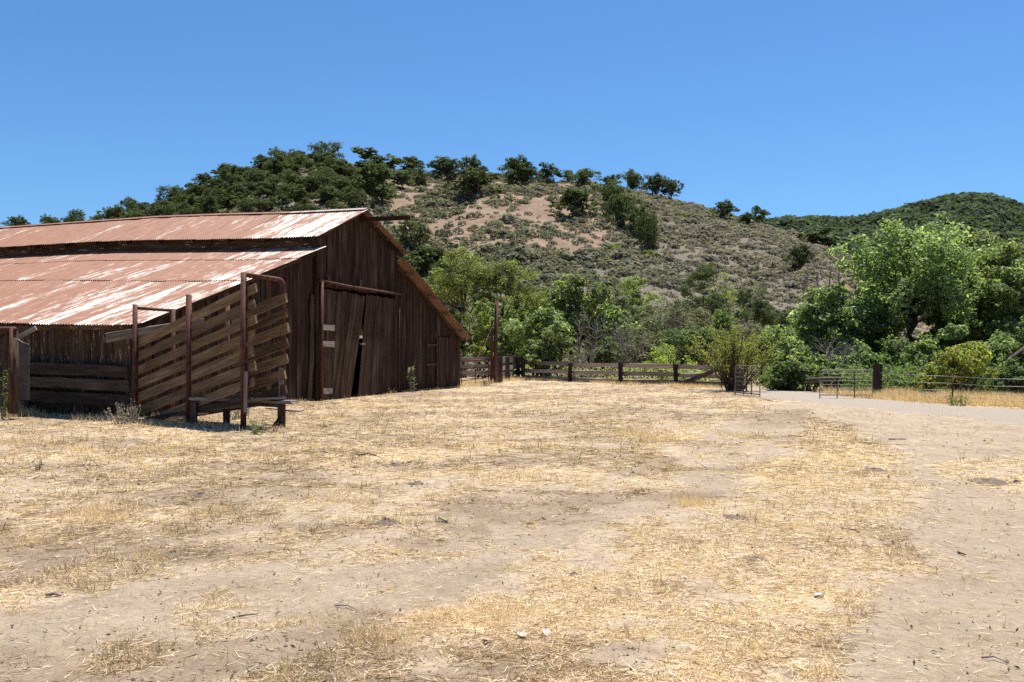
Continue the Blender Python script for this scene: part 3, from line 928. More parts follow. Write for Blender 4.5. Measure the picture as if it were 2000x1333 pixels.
tube('track_pipe', barn, [(A1 - .05, -.16, 3.62), (A1 + 1.6, -.16, 3.53), (A2 + .02, -.16, 3.46)], .042, M['pipe'])
tube('door_post_pipe', barn, [(A1 + .08, -.17, -.05), (A1 + .05, -.17, 1.8), (A1 + .08, -.17, 3.6)], .055, M['pipe'])
tube('door_jamb_pipe', barn, [(A2 - .04, -.12, -.05), (A2 - .04, -.12, 3.45)], .03, M['pipe'])
for a in (A1 + .5, A1 + 2.3):
    board('track_bracket', barn, (a, -.14, 3.55), (a, -.14, 3.78), .14, .03, (1, 0, 0), M['pipe'], segs=1)
for dx in (-.16, .16):
    tube('door_hasp', barn, [(dm - .1 + dx, -.12, 1.72), (dm - .1 + dx * .3, -.15, 1.66), (dm - .1, -.13, 1.74)], .022, M['pipe'], 6)
for z in (1.68, .95):                            # iron hinges on the small hatch at the right corner
    board('hatch_hinge', barn, (A3 - 2.9, -.03, z), (A3 - 2.1, -.03, z), .07, .012, (0, 0, 1), M['pipe'], segs=1)
wall_boards('hatch_board', A3 - 2.1, A3 - .06, -.03, lambda a: 2.0, -.03, M['barnwood'], .17, .22)
# curled loose slab at the left of the doors
board('loose_slab', barn, (A1 - .42, -.06, -.02), (A1 - .30, -.08, 3.15), .17, .03, (1, 0, 0), M['postwood'], segs=7, jit=.018, bow=.06)
wall_boards('dark_interior_board', A1 + .1, A2 - .1, .02, lambda a: 3.9, 3.5, M['barnwood'], .5, .8)

# ------------------------------------------------------------------ rails beside the barn, left-hand pen gate
W0 = lambda a, b, z: B0 + gd * a + bd * b + np.array([0, 0, z])
pen = empty('pen_rail_fence', W0(0, 0, 0), 'low pen fence of three heavy planks along the barn side wall', 'fence')
for z, w in ((1.07, .26), (.74, .25), (.40, .27)):
    board('rail', pen, W0(-.06, .05, z), W0(-.02, 3.45, z + .05), w, .06, (0, 0, 1), M['postwood'], segs=6, jit=.008)
board('post', pen, W0(.08, 3.35, -.1), W0(.08, 3.35, 1.3), .14, .14, gd, M['postwood'])
board('post', pen, W0(.08, .15, -.1), W0(.08, .15, 1.25), .14, .14, gd, M['postwood'])

lg = empty('pen_gate', at(20, 800, 20.5) * np.array([1, 1, 0]), 'weathered pen gate post with tin feeder side and red pipe at photo edge', 'gate')
gp = lambda px, py, d: at(px, py, d)
tube('gate_post', lg, [gp(27, 808, 20.2), gp(28, 720, 20.2), gp(27, 660, 20.2)], [.10, .095, .085], M['postwood'], 10)
tube('top_pipe', lg, [gp(-60, 646, 20.0), gp(-10, 643, 20.05), gp(30, 643, 20.05)], .05, M['pipe'])
tube('upright_pipe', lg, [gp(19, 806, 20.0), gp(22, 640, 20.0)], .04, M['pipe'])
for py in (660, 690, 722, 752, 780):
    board('gate_plank', lg, gp(-60, py, 20.1), gp(5, py + 3, 20.15), .26, .04, (0, 0, 1), M['postwood'], segs=3)
board('tin_panel', lg, gp(46, 782, 20.5), gp(46, 672, 20.5), .27, .02, (1, 0, 0), M['sheetsteel'], segs=4, cut1=-.2)
board('slanted_slat', lg, gp(33, 660, 20.5), gp(70, 641, 20.6), .10, .05, (0, 0, 1), M['greywood'], segs=3)
tube('dangling_wire', lg, [gp(31, 660, 20.2), gp(42, 668, 20.2), gp(57, 674, 20.4)], .008, M['wire'], 4)

# ------------------------------------------------------------------ loading chute
CP = [np.array(p) for p in ((-8.45, 20.4, 0.), (-6.82, 19.2, 0.), (-5.31, 18.0, 0.))]
CW = np.array([.66, .51, 0.])
ch = empty('loading_chute', CP[1], 'plank sided cattle loading chute with rusty pipe posts beside the barn', 'cattle chute')
cu = unit(CP[2] - CP[0]); Z = np.array([0, 0, 1.0])
LT = np.linalg.norm(CP[2] - CP[0])
def chp(s, z, side):                              # s in metres along the chute from its low end
    return CP[0] + cu * s + CW * side + Z * z
tube('pipe_post', ch, [CP[0] - Z * .2, CP[0] + Z * 2.58], .055, M['pipe'], 10)
tube('pipe_post', ch, [CP[1] - Z * .2, CP[1] + Z * 2.73], .062, M['pipe'], 10)
tube('pipe_post', ch, [CP[2] - Z * .2, CP[2] + Z * 3.10], .06, M['pipe'], 10)
tube('pipe_post', ch, [CP[0] + CW - Z * .2, CP[0] + CW + Z * 2.5], .055, M['pipe'], 10)
tube('pipe_post', ch, [CP[1] + CW - Z * .2, CP[1] + CW + Z * 2.72], .05, M['pipe'], 10)
Q3 = CP[2] + CW
tube('bent_pipe_post', ch, [Q3 - Z * .2, Q3 + Z * 2.86] + [Q3 + Z * (2.86 + .14 * math.sin(t)) - unit(CW) * .14 * (1 - math.cos(t)) for t in (.4, .8, 1.2, 1.57)] + [CP[2] + Z * 3.06], .05, M['pipe'], 10)
tube('cross_pipe', ch, [CP[0] + Z * 2.5, CP[0] + CW + Z * 2.46], .035, M['pipe'])
sl_c = .255                                       # slope of the chute boards
for side, off in ((0, .075), (1, -.075)):
    nrm = unit(np.cross(cu, Z)) * (-1 if side == 0 else 1)
    inn = unit(CW) * (.085 if side == 0 else -.085)
    for k in range(7):
        z0 = 1.72 - .306 * k
        s0 = -.05 if k < 5 else (.10 if k == 5 else .9)
        s1 = LT + .22 + random.uniform(-.05, .06)
        if side == 1: s1 += .02; s0 = LT * .60; z0 -= .04
        sl_c = .255 if side == 0 else .225
        if z0 + sl_c * s0 < .06: s0 = max(s0, (.06 - z0) / sl_c)
        if k == 2 and side == 0:
            pass
        board('side_plank', ch, chp(s0, z0 + sl_c * s0, side) + inn, chp(s1, z0 + sl_c * s1, side) + inn, .185 + random.uniform(-.01, .012), .055, Z, M['railwood'], segs=7, jit=.006)
for i in range(16):                               # ramp floor
    s = .55 + i * .235
    z = .03 + (s - .5) * .16
    board('ramp_plank', ch, chp(s, z, .08), chp(s, z, .92), .21, .04, cu, M['greywood'], segs=2)
board('ramp_stringer', ch, chp(.35, .02, .06), chp(LT, .55, .06), .09, .05, Z, M['postwood'], segs=5)
board('ramp_stringer', ch, chp(.35, .02, .9), chp(LT, .55, .9), .09, .05, Z, M['postwood'], segs=5)
# landing: a plank platform at the high end on short posts
c0 = at(376, 778, 19.05); c1 = at(574, 786, 18.25)
board('landing_plank', ch, c0, c1, .05, .24, Z, M['greywood'], segs=6, jit=.008)
board('landing_plank', ch, c0 + unit(CW) * .27 + Z * .01, c1 + unit(CW) * .25 - np.array([.2, 0, 0]), .05, .22, Z, M['greywood'], segs=6, jit=.008)
board('landing_beam', ch, c0 - Z * .07 + unit(CW) * .1, c1 - Z * .07 - np.array([.3, 0, 0]), .07, .06, Z, M['postwood'], segs=4)
for px, py0, py1, d, w in ((379, 832, 785, 18.95, .12), (547, 838, 788, 18.3, .09), (443, 822, 786, 19.4, .13)):
    board('short_post', ch, at(px, py0 + 6, d), at(px, py1, d), w, .1, (1, 0, 0), M['postwood'], segs=3)
board('post_brace', ch, at(533, 836, 18.2), at(546, 818, 18.2), .08, .05, (1, 0, 0), M['postwood'], segs=1)
board('splice_board', ch, CP[2] + np.array([.06, -.07, .35]), CP[2] + np.array([.07, -.07, 1.15]), .07, .03, (1, 0, 0), M['greywood'], segs=2)
board('splice_board', ch, Q3 + np.array([-.02, -.09, .5]), Q3 + np.array([-.02, -.09, 1.2]), .09, .03, (1, 0, 0), M['greywood'], segs=2)
board('wing_plank', ch, at(206, 660, 20.2), at(400, 630, 21.0), .20, .04, (0, -.35, 1), M['greywood'], segs=5, jit=.006)

# boards lying by the chute
lb = meshobj('fallen_plank', fmesh('fallen_plank', *board_arrays(at(522, 800, 0 + EYE * F / (800 - HZ)), at(590, 806, EYE * F / (806 - HZ)), .12, .03, (0, 1, .1))[:2]), M['greywood'], None, at(522, 800, EYE * F / (800 - HZ)) + Z * .04)
_u = lb.data.uv_layers.new(name='UVMap')
tag(lb, 'grey plank lying on the ground between chute and barn wall', 'plank')

# ------------------------------------------------------------------ fences, pole and gates on the far side of the yard
pole_p = G(968, 748.5)
pole = empty('utility_pole', pole_p, 'tall dark reddish wood gate pole beyond the barn corner', 'pole')
tube('shaft', pole, [pole_p - Z * .3, pole_p + Z * 1.8, pole_p + np.array([.05, 0, 3.68])], [.10, .092, .088], M['polewood'], 12)
board('short_side_post', pole, pole_p + np.array([-.20, -.08, -.2]), pole_p + np.array([-.15, -.08, 2.78]), .11, .10, (1, 0, 0), M['polewood'], segs=4)
gt = empty('pipe_gate', G(905, 752), 'rusty red pipe gate between barn corner and tall pole', 'gate')
ga, gb = np.array([-2.15, 38.0, 0]), pole_p + np.array([-.28, -.1, 0])
for z0, z1, r in ((1.02, 1.07, .035), (.70, .72, .02), (.45, .50, .02), (.18, .30, .02), (-.02, .08, .02)):
    tube('bar', gt, [ga + Z * z0, (ga + gb) / 2 + Z * ((z0 + z1) / 2 - .02), gb + Z * z1], r, M['pipe'], 6)
for f in (.03, .5, .97):
    tube('upright', gt, [ga + (gb - ga) * f + Z * .0, ga + (gb - ga) * f + Z * 1.04], .022, M['pipe'], 6)
rp = tube('tie_rope', None, [pole_p + np.array([-.1, -.2, 2.62]), pole_p + np.array([-.55, -.25, 1.55]), pole_p + np.array([-1.17, -.35, .52])], .014, M['rope'], 5)
tag(rp, 'pale tan rope slanting from the tall pole to the pipe gate', 'rope')

def rail_fence(name, label, posts, rails, ph, pw, mat, group=None, pm='postwood'):
    f = empty(name, posts[0], label, 'fence', group)
    for p in posts:
        board('post', f, p - Z * .2, p + Z * (ph + random.uniform(-.03, .05)) + np.array([random.gauss(0, .02), 0, 0]), pw, pw * .9, (1, 0, 0), M[pm], segs=3, jit=.008)
    for a, b in zip(posts[:-1], posts[1:]):
        e = unit(b - a)
        back = np.cross(e, Z); back = back if back[1] > 0 else -back
        for z, w in rails:
            za = z + random.uniform(-.03, .03)
            board('rail', f, a + back * -(pw * .55) * 0 + back * .11 + Z * za - e * .04, b + back * .115 + Z * (z + random.uniform(-.03, .03)) + e * .02, w, .04, Z, M[mat], segs=4, jit=.006)
    return f
fp = [G(1022, 741.5), G(1113, 746.5), G(1212, 750), G(1320, 753.5), G(1412, 758)]
mainf = rail_fence('board_fence', 'long low board fence with three rails across the back of the yard', fp, ((.80, .17), (.46, .17), (.12, .17)), .90, .17, 'fencewood')
a, b = fp[3], fp[4]
board('diagonal_brace', mainf, a + Z * .02 + np.array([0.05, -.14, 0]), b + Z * .78 + np.array([-.1, -.14, 0]), .17, .05, Z, M['postwood'], segs=3)
corner = [pole_p + np.array([.2, .5, 0]), G(992, 745), G(1012, 741)]
rail_fence('corner_fence', 'short taller corner fence of grey boards next to the pole', corner, ((.98, .3), (.62, .2), (.35, .2), (.1, .16)), 1.12, .2, 'greywood')
bk = [np.array([-2.6, 43.5, 0]), np.array([-.9, 44.5, 0]), np.array([.55, 45.2, 0])]
rail_fence('corral_fence', 'dark corral fence seen through the rusty pipe gate', bk, ((1.0, .22), (.66, .2), (.35, .2)), 1.15, .16, 'fencewood')

def wire_gate(name, label, a, b, h, mat='galv'):
    g = empty(name, a, label, 'gate')
    e = unit(b - a); L = np.linalg.norm(b - a); r = .1
    pts = [a + Z * -.05, a + Z * (h - r)] + [a + e * r * (1 - math.cos(t)) + Z * (h - r + r * math.sin(t)) for t in (.5, 1.0, 1.57)] + [b - e * r + Z * h] + [b - e * r * (1 - math.sin(t)) + Z * (h - r * (1 - math.cos(t))) for t in (.5, 1.0, 1.57)] + [b - Z * .05]
    tube('frame', g, pts, .016, M[mat], 8)
    tube('bottom_bar', g, [a + Z * .1, b + Z * .1], .02, M[mat], 6)
    for f in (.33, .66):
        tube('brace', g, [a + e * L * f, a + e * L * f + Z * h], .016, M['pipe'], 6)
    parts = [tube_arrays([a + e * L * f - a + Z * .1, a + e * L * f - a + Z * (h - .02)], .0025, 4) for f in np.linspace(.06, .94, 13)]
    parts += [tube_arrays([Z * z, b - a + Z * z], .0025, 4) for z in np.linspace(.2, h - .1, 6)]
    V, Fc, U = join(parts)
    o = meshobj('wire_mesh', fmesh('wire_mesh', V, Fc, uv=U), M['wire'], g, a); o['kind'] = 'stuff'
    return g
wire_gate('wire_gate', 'bent pipe and wire gate beside the willow bush', G(1484, 777), G(1436, 772), 1.0, 'rustgalv')
wire_gate('wire_gate', 'grey pipe and wire gate hung on the square roadside post', G(1601, 778), G(1704, 778), .88)
rpost = G(1712, 776)
wf = empty('wire_fence', rpost, 'roadside wire fence running from the thick square wooden post', 'fence')
board('wooden_post', wf, rpost - Z * .2, rpost + np.array([.05, 0, 1.05]), .22, .2, (1, 0, 0), M['postwood'], segs=4, jit=.01)
tp = [G(1860, 789), G(2030, 800), G(2250, 815)]
for p in tp:
    tube('steel_post', wf, [p - Z * .2, p + Z * .86], .024, M['pipe'], 6)
pp = [rpost] + tp
for z in (.78, .58, .38, .2):
    for a, b in zip(pp[:-1], pp[1:]):
        mid = (a + b) / 2 + Z * (z - random.uniform(.01, .05))
        tube('wire', wf, [a + Z * z, mid, b + Z * z], .005, M['wire'], 4)

# ------------------------------------------------------------------ trees and shrubs along the creek
def T(style, px, Y, top, wpx, label, name='tree', **k):
    X = (px - CX) / F * Y
    H = (EYE + (HZ - top) / F * Y) * 1.04; W = wpx / F * Y * 1.08
    area = (H * W)
    st = dict(willow=dict(pal='willow', leaf=.12, lobes=16, base=.18, stems=2), maple=dict(pal='maple', leaf=.20, lobes=22, base=.2),
              dense=dict(pal='dense', leaf=.15, lobes=15, base=.02, skirt=True, stems=3), shrub=dict(pal='maple', leaf=.17, lobes=12, base=.0, skirt=True, stems=4),
              oak=dict(pal='oak', leaf=.13, lobes=14, base=.05, skirt=True, mat='oakleaf'), sage=dict(pal='sage', leaf=.13, lobes=14, base=.02, skirt=True, stems=4, mat='brush'),
              yellow=dict(pal='yellow', leaf=.13, lobes=11, base=.15, stems=4), lime=dict(pal='lime', leaf=.12, lobes=10, base=.02, skirt=True, stems=3))[style]
    st = dict(st); st.update(k)
    st.setdefault('nleaf', int(min(20000, max(2400, area * 590))))
    cat = 'tree' if name.endswith('tree') else 'shrub'
    return make_tree(name, label, cat, np.array([X, Y, -.05]), H, W, **st)

T('willow', 905, 52, 488, 150, 'yellow-green willow rising over the low end of the barn roof', 'willow_tree')
T('willow', 985, 54, 515, 125, 'pale willow directly behind the tall pole top', 'willow_tree')
T('willow', 1040, 57, 535, 90, 'slim willow between pole and rounded green trees', 'willow_tree')
T('maple', 1118, 50, 545, 125, 'rounded bright green tree behind the middle of the board fence', 'leafy_tree')
T('maple', 1062, 45, 608, 105, 'light green leafy shrub just behind the fence corner', 'leafy_shrub', base=.0, skirt=True, stems=4)
T('lime', 938, 47, 612, 60, 'small yellow-green bush right above the pipe gate', 'leafy_shrub')
T('oak', 860, 60, 525, 110, 'dark oak crowded behind the barn corner eave', 'oak_tree')
T('dense', 965, 60, 585, 110, 'dark shaded thicket under the willows by the pole', 'thicket_shrub')
T('dense', 1030, 56, 610, 90, 'dark shaded shrub left of the light leafy shrub', 'thicket_shrub')
T('dense', 1152, 53, 590, 70, 'deep green tree leaning on the rounded bright tree', 'leafy_tree')
T('dense', 895, 47, 640, 60, 'low dark bush behind the barn corner gate', 'thicket_shrub')
T('sage', 1205, 58, 580, 110, 'grey-green brush above the second fence bay', 'brush_shrub')
T('willow', 1238, 62, 552, 95, 'green willow clump at the foot of the brushy hill', 'willow_tree')
T('sage', 1285, 52, 592, 130, 'large grey twiggy shrub mid thicket behind the fence', 'brush_shrub', nleaf=3800)
T('sage', 1262, 47, 640, 110, 'rounded grey-green shrub close behind the middle fence post', 'brush_shrub')
T('dense', 1335, 46, 645, 100, 'green shrub behind the fence next to the diagonal brace', 'leafy_shrub')
T('oak', 1385, 70, 520, 120, 'tall dark oak at the foot of the hill', 'oak_tree')
T('oak', 1345, 66, 562, 90, 'dark oak left of the tall hill-foot oak', 'oak_tree')
T('oak', 1455, 68, 572, 110, 'wide dark oak right of the tall hill-foot oak', 'oak_tree')
T('oak', 1508, 70, 592, 70, 'last small dark oak of the hill-foot row', 'oak_tree')
T('willow', 1412, 60, 535, 60, 'thin lit willow spray in front of the dark hill-foot oaks', 'willow_tree', nleaf=1600)
T('lime', 1302, 43, 672, 95, 'yellowing low shrub behind the third fence bay', 'leafy_shrub')
T('dense', 1375, 44, 640, 80, 'leafy shrub behind the end of the board fence', 'leafy_shrub')
T('lime', 1492, 40, 648, 70, 'bright feathery bush right of the willow bush', 'leafy_shrub')
T('dense', 1180, 46, 660, 70, 'low green bush behind the second fence post', 'thicket_shrub')
T('sage', 1120, 46, 672, 80, 'bare grey brush low behind the first fence bay', 'brush_shrub', nleaf=900)
T('maple', 1612, 41, 560, 130, 'pale green tree left of the tall creek trees', 'leafy_tree', base=.12)
T('shrub', 1540, 38, 642, 110, 'light green shrub spreading by the open gateway', 'leafy_shrub')
T('shrub', 1655, 39, 655, 110, 'light shrub under the pale green tree', 'leafy_shrub')
T('dense', 1735, 40, 600, 120, 'dark green shrubby tree left of the big creek tree trunk', 'leafy_tree')
T('maple', 1790, 40, 458, 225, 'tallest bright creek tree with a dark visible trunk', 'leafy_tree', lobes=34, base=.30, nleaf=13500, r=.16)
T('maple', 1905, 43, 462, 185, 'bright tree leaning right beside the tallest creek tree', 'leafy_tree', lobes=24, base=.3, r=.12)
T('maple', 1990, 38, 508, 185, 'bright tree cut by the photo right edge', 'leafy_tree', lobes=20, base=.2)
T('maple', 2100, 37, 500, 180, 'leafy tree standing past the photo right edge', 'leafy_tree', lobes=20, base=.2)
T('sage', 1690, 48, 592, 110, 'grey-green brush between pale tree and tallest tree', 'brush_shrub')
T('sage', 1932, 52, 602, 110, 'grey brush seen between the two bright right trees', 'brush_shrub')
T('dense', 1780, 36, 655, 110, 'shaded green shrub at the foot of the tallest creek tree', 'thicket_shrub')
T('shrub', 1855, 34, 640, 120, 'pale leafy shrub behind the yellowing bush', 'leafy_shrub')
T('shrub', 1955, 34, 652, 130, 'pale shrub at the right behind the wire fence', 'leafy_shrub')
T('dense', 2035, 33, 610, 120, 'shaded shrub half out of view at the right edge', 'thicket_shrub')
T('dense', 1705, 34, 692, 90, 'low dark bush behind the square roadside post', 'thicket_shrub')
T('shrub', 1590, 34, 692, 90, 'low leafy bush behind the grey wire gate', 'leafy_shrub')
T('dense', 1530, 34, 705, 90, 'low green bush beside the road bend', 'thicket_shrub')
T('dense', 1985, 30, 712, 90, 'low green bush against the roadside wires', 'thicket_shrub')
T('dense', 1640, 33, 712, 80, 'low shaded bush between the gate and its post', 'thicket_shrub')
T('yellow', 1885, 29.5, 674, 160, 'yellow and orange leaved bush behind the wire fence', 'yellowing_shrub', nleaf=4200)


T('dense', 1085, 58, 590, 90, 'dim shrub between the slim willow and rounded bright tree', 'thicket_shrub')
T('oak', 1010, 66, 560, 110, 'dark oak seen between the two pale willows', 'oak_tree')
T('sage', 1160, 62, 590, 90, 'grey brush at the hill foot behind the rounded bright tree', 'brush_shrub')
T('dense', 1225, 52, 640, 80, 'green shrub under the hill-foot willow clump', 'thicket_shrub')
T('sage', 1330, 60, 590, 90, 'grey-green brush below the left hill-foot oak', 'brush_shrub')
T('dense', 1420, 52, 610, 90, 'green shrub in front of the tall hill-foot oak', 'thicket_shrub')
T('sage', 1470, 50, 630, 90, 'grey brush right behind the fan-shaped willow bush', 'brush_shrub')
T('oak', 1555, 60, 610, 100, 'dark oak bush left of the pale green tree', 'oak_tree')
T('dense', 1665, 46, 620, 90, 'dim green shrub behind the pale green tree', 'thicket_shrub')
T('oak', 1850, 56, 600, 120, 'dark shade tree behind the tallest creek tree trunk', 'oak_tree')
T('dense', 1830, 40, 610, 90, 'green understory tree right of the tallest tree trunk', 'leafy_tree')
T('dense', 1925, 40, 625, 90, 'green understory shrub beneath the leaning bright tree', 'leafy_shrub')
T('maple', 1730, 44, 520, 100, 'bright lower crown at the left of the tallest creek tree', 'leafy_tree')
T('dense', 1265, 60, 605, 90, 'dull green shrub beside the large twiggy shrub', 'thicket_shrub')
T('dense', 1000, 48, 640, 80, 'low green bush right of the tall pole', 'thicket_shrub')

T('maple', 1675, 43, 585, 100, 'light green tree filling the gap left of the tallest creek tree', 'leafy_tree', base=.1)
T('maple', 1580, 44, 618, 100, 'light green shrubby tree behind the gateway bush', 'leafy_tree', base=.05)
T('maple', 1862, 41, 575, 110, 'light green lower crown between the tallest and leaning trees', 'leafy_tree', base=.15)
T('shrub', 1500, 44, 640, 90, 'pale leafy shrub behind the feathery bright bush', 'leafy_shrub')
T('maple', 1195, 50, 610, 90, 'fresh green tree above the second fence bay', 'leafy_tree', base=.08)
T('maple', 955, 50, 590, 80, 'fresh green tree left of the tall pole', 'leafy_tree', base=.1)

# willow bush by the end of the board fence: a fan of wands
def wand_bush(p, H, W, label):
    t = empty('willow_bush', p, label, 'shrub')
    parts = []; lp = []; ln = []
    for i in range(95):
        az = rng.uniform(0, 6.28); sp = abs(rng.normal(0, .34)); sp = min(sp, .66)
        d = np.array([math.cos(az) * sp * 1.25, math.sin(az) * sp, 1]); d = unit(d)
        L = H * rng.uniform(.65, 1.02)
        s = np.array([rng.normal(0, .16), rng.normal(0, .14), -.1])
        ts = np.linspace(0, 1, 6)[:, None]
        pts = s + d * L * ts + np.array([d[0], d[1], -.15]) * (ts ** 2) * L * .25 + rng.normal(0, .015, (6, 3)) * ts
        parts.append(tube_arrays(pts, np.linspace(rng.uniform(.018, .04), .004, 6), 4))
        for _ in range(58):
            q = rng.uniform(.36, 1.0) ** .8; j = q * 5; k = min(int(j), 4)
            lp.append(pts[k] + (pts[k + 1] - pts[k]) * (j - k) + rng.normal(0, .045, 3)); ln.append(d)
    V, Fc, U = join(parts)
    meshobj('trunk', fmesh('trunk', V, Fc, uv=U, shade=True), M['bark'], t, p)
    lp = np.array(lp); n = len(lp)
    N = rng.normal(0, 1, (n, 3)); N[:, 2] += .4; N /= np.linalg.norm(N, axis=1, keepdims=True)
    V, Fc, C = leaf_quads(lp, N, rng.uniform(.07, .15, n), palette(n, [(.13, .15, .045), (.21, .23, .065), (.32, .32, .11)]), .28)
    meshobj('crown', fmesh('crown', V, Fc, col=C), M['leaf'], t, p)
wand_bush(G(1436, 764), 2.75, 2.2, 'wispy fan-shaped willow bush at the end of the board fence')

# bare and dead trees
def bare_tree(name, p, H, W, label, nb=9, r=.05, mat='deadwood', stems=1):
    parts = []
    for s in range(stems):
        top = np.array([rng.normal(0, W * .2), rng.normal(0, W * .1), H * rng.uniform(.8, 1)])
        a, pts = limb((rng.normal(0, W * .18 * (stems > 1)), 0, -.3), top, r, r * .2, .04, 6, 7); parts.append(a)
        for i in range(nb):
            k = rng.integers(2, 7); d = rand_dirs(1)[0]; d[2] = abs(d[2]) + .35; d = unit(d)
            L = W * rng.uniform(.25, .6)
            a2, q = limb(pts[k], pts[k] + d * L, r * .45, r * .12, .08, 4, 4); parts.append(a2)
            for _ in range(4):
                d2 = unit(d + rng.normal(0, .6, 3)); a3, _ = limb(q[rng.integers(1, 5)], q[3] + d2 * L * .5, r * .2, r * .06, .08, 3, 3); parts.append(a3)
    V, Fc, U = join(parts)
    t = empty(name, p, label, 'tree')
    meshobj('trunk', fmesh('trunk', V, Fc, uv=U, shade=True), M[mat], t, p)
for px, py, top, w, lab in ((1600, 572, 498, 26, 'left grey dead tree low on the hillside'), (1617, 570, 490, 22, 'middle grey dead tree low on the hillside'),
                            (1640, 574, 486, 26, 'tallest grey dead tree low on the hillside'), (1568, 585, 535, 24, 'small pale dead tree beside the dark hillside bush')):
    p = hill_point(px, py); bare_tree('dead_tree', p, (py - top) / F * p[1], w / F * p[1], lab, 9, .11)
for px, Y, top, w, lab in ((1140, 44, 610, 60, 'bare grey twigs in front of the rounded bright tree'), (1190, 48, 615, 80, 'bare grey brush above the second fence post'),
                           (1330, 50, 612, 70, 'bare bleached branches left of the willow bush'), (1455, 44, 612, 50, 'drooping bleached branches behind the willow bush'),
                           (1620, 35, 680, 80, 'bare red-brown twigs behind the grey wire gate'), (1222, 45, 640, 90, 'tangle of bare grey branches behind the fence')):
    bare_tree('bare_shrub', np.array([(px - CX) / F * Y, Y, 0]), EYE + (HZ - top) / F * Y, w / F * Y, lab, 10, .03, stems=4)

def log(label, pts, r0, r1):
    pts = [at(*q) for q in pts]
    o = tube('fallen_log', None, pts, np.linspace(r0, r1, len(pts)), M['bark'], 8)
    tag(o, label, 'log')
log('dark fallen trunk lying behind the grey wire gate', [(1575, 744, 32), (1620, 741, 32), (1665, 743, 32.2), (1700, 742, 32.4)], .10, .07)
log('arched dark fallen trunk right of the square post', [(1722, 738, 31.5), (1760, 742, 31.5), (1800, 722, 31.8), (1835, 728, 32)], .12, .08)
log('crooked dark limb rising at the right edge behind the wires', [(1915, 752, 31), (1950, 728, 31), (1975, 700, 31.2), (2010, 672, 31.5)], .10, .05)
log('low dark limb lying beneath the yellowing bush', [(1760, 750, 31.2), (1830, 752, 31), (1900, 748, 31), (1990, 752, 31)], .09, .06)
log('bare broken branch lying by the bent wire gate', [(1434, 771, 31), (1460, 775, 29.6), (1484, 779, 28.5), (1510, 784, 27.2)], .035, .012)

# ------------------------------------------------------------------ undergrowth and dry grass (uncountable)
def undergrowth():
    n = 44000
    px = np.concatenate([rng.uniform(1490, 2150, n), rng.uniform(900, 1500, n // 2)])
    Y = np.concatenate([30.2 + rng.random(n) ** 1.3 * 14 + np.clip((1620 - px[:n]) * .03, 0, 4), 38 + rng.random(n // 2) * 20])
    X = (px - CX) / F * Y
    hmax = np.where(px > 1490, .95, .75) * (.35 + fbm(X * .9, Y * .9, 111))
    ok = poly_dist(X, Y, ROAD) > 1.9
    ok &= (px > 1490) | (Y > np.interp(px, [900, 1022, 1113, 1212, 1320, 1412, 1490], [48, 47, 43, 41, 39.8, 38, 37]))
    P_ = np.stack([X, Y, hmax * rng.random(len(X)) ** .8], -1)[ok]; m = len(P_)
    N = rng.normal(0, .6, (m, 3)); N[:, 2] += .8; N /= np.linalg.norm(N, axis=1, keepdims=True)
    pale = (px[ok] < 1490)[:, None]
    C = np.where(pale, palette(m, [(.15, .19, .08), (.22, .25, .12), (.31, .32, .18)]), palette(m, [(.06, .095, .03), (.10, .145, .05), (.155, .20, .08)]))
    V, Fc, Cc = leaf_quads(P_, N, rng.uniform(.07, .17, m), C)
    tag(meshobj('undergrowth', fmesh('undergrowth', V, Fc, col=Cc), M['leaf']), 'low green undergrowth beneath the creek trees', 'undergrowth', kind='stuff')
undergrowth()

def blades(P_, d, L, w, C):
    """single tapering triangles: base P_, direction d, length L, width w"""
    n = len(P_)
    r = rand_dirs(n); s = np.cross(d, r); s /= np.maximum(np.linalg.norm(s, axis=1, keepdims=True), 1e-6)
    V = np.stack([P_ - s * (w / 2)[:, None], P_ + s * (w / 2)[:, None], P_ + d * L[:, None]], 1)
    return V.reshape(-1, 3), np.arange(n * 3).reshape(n, 3), np.repeat(C, 3, 0)

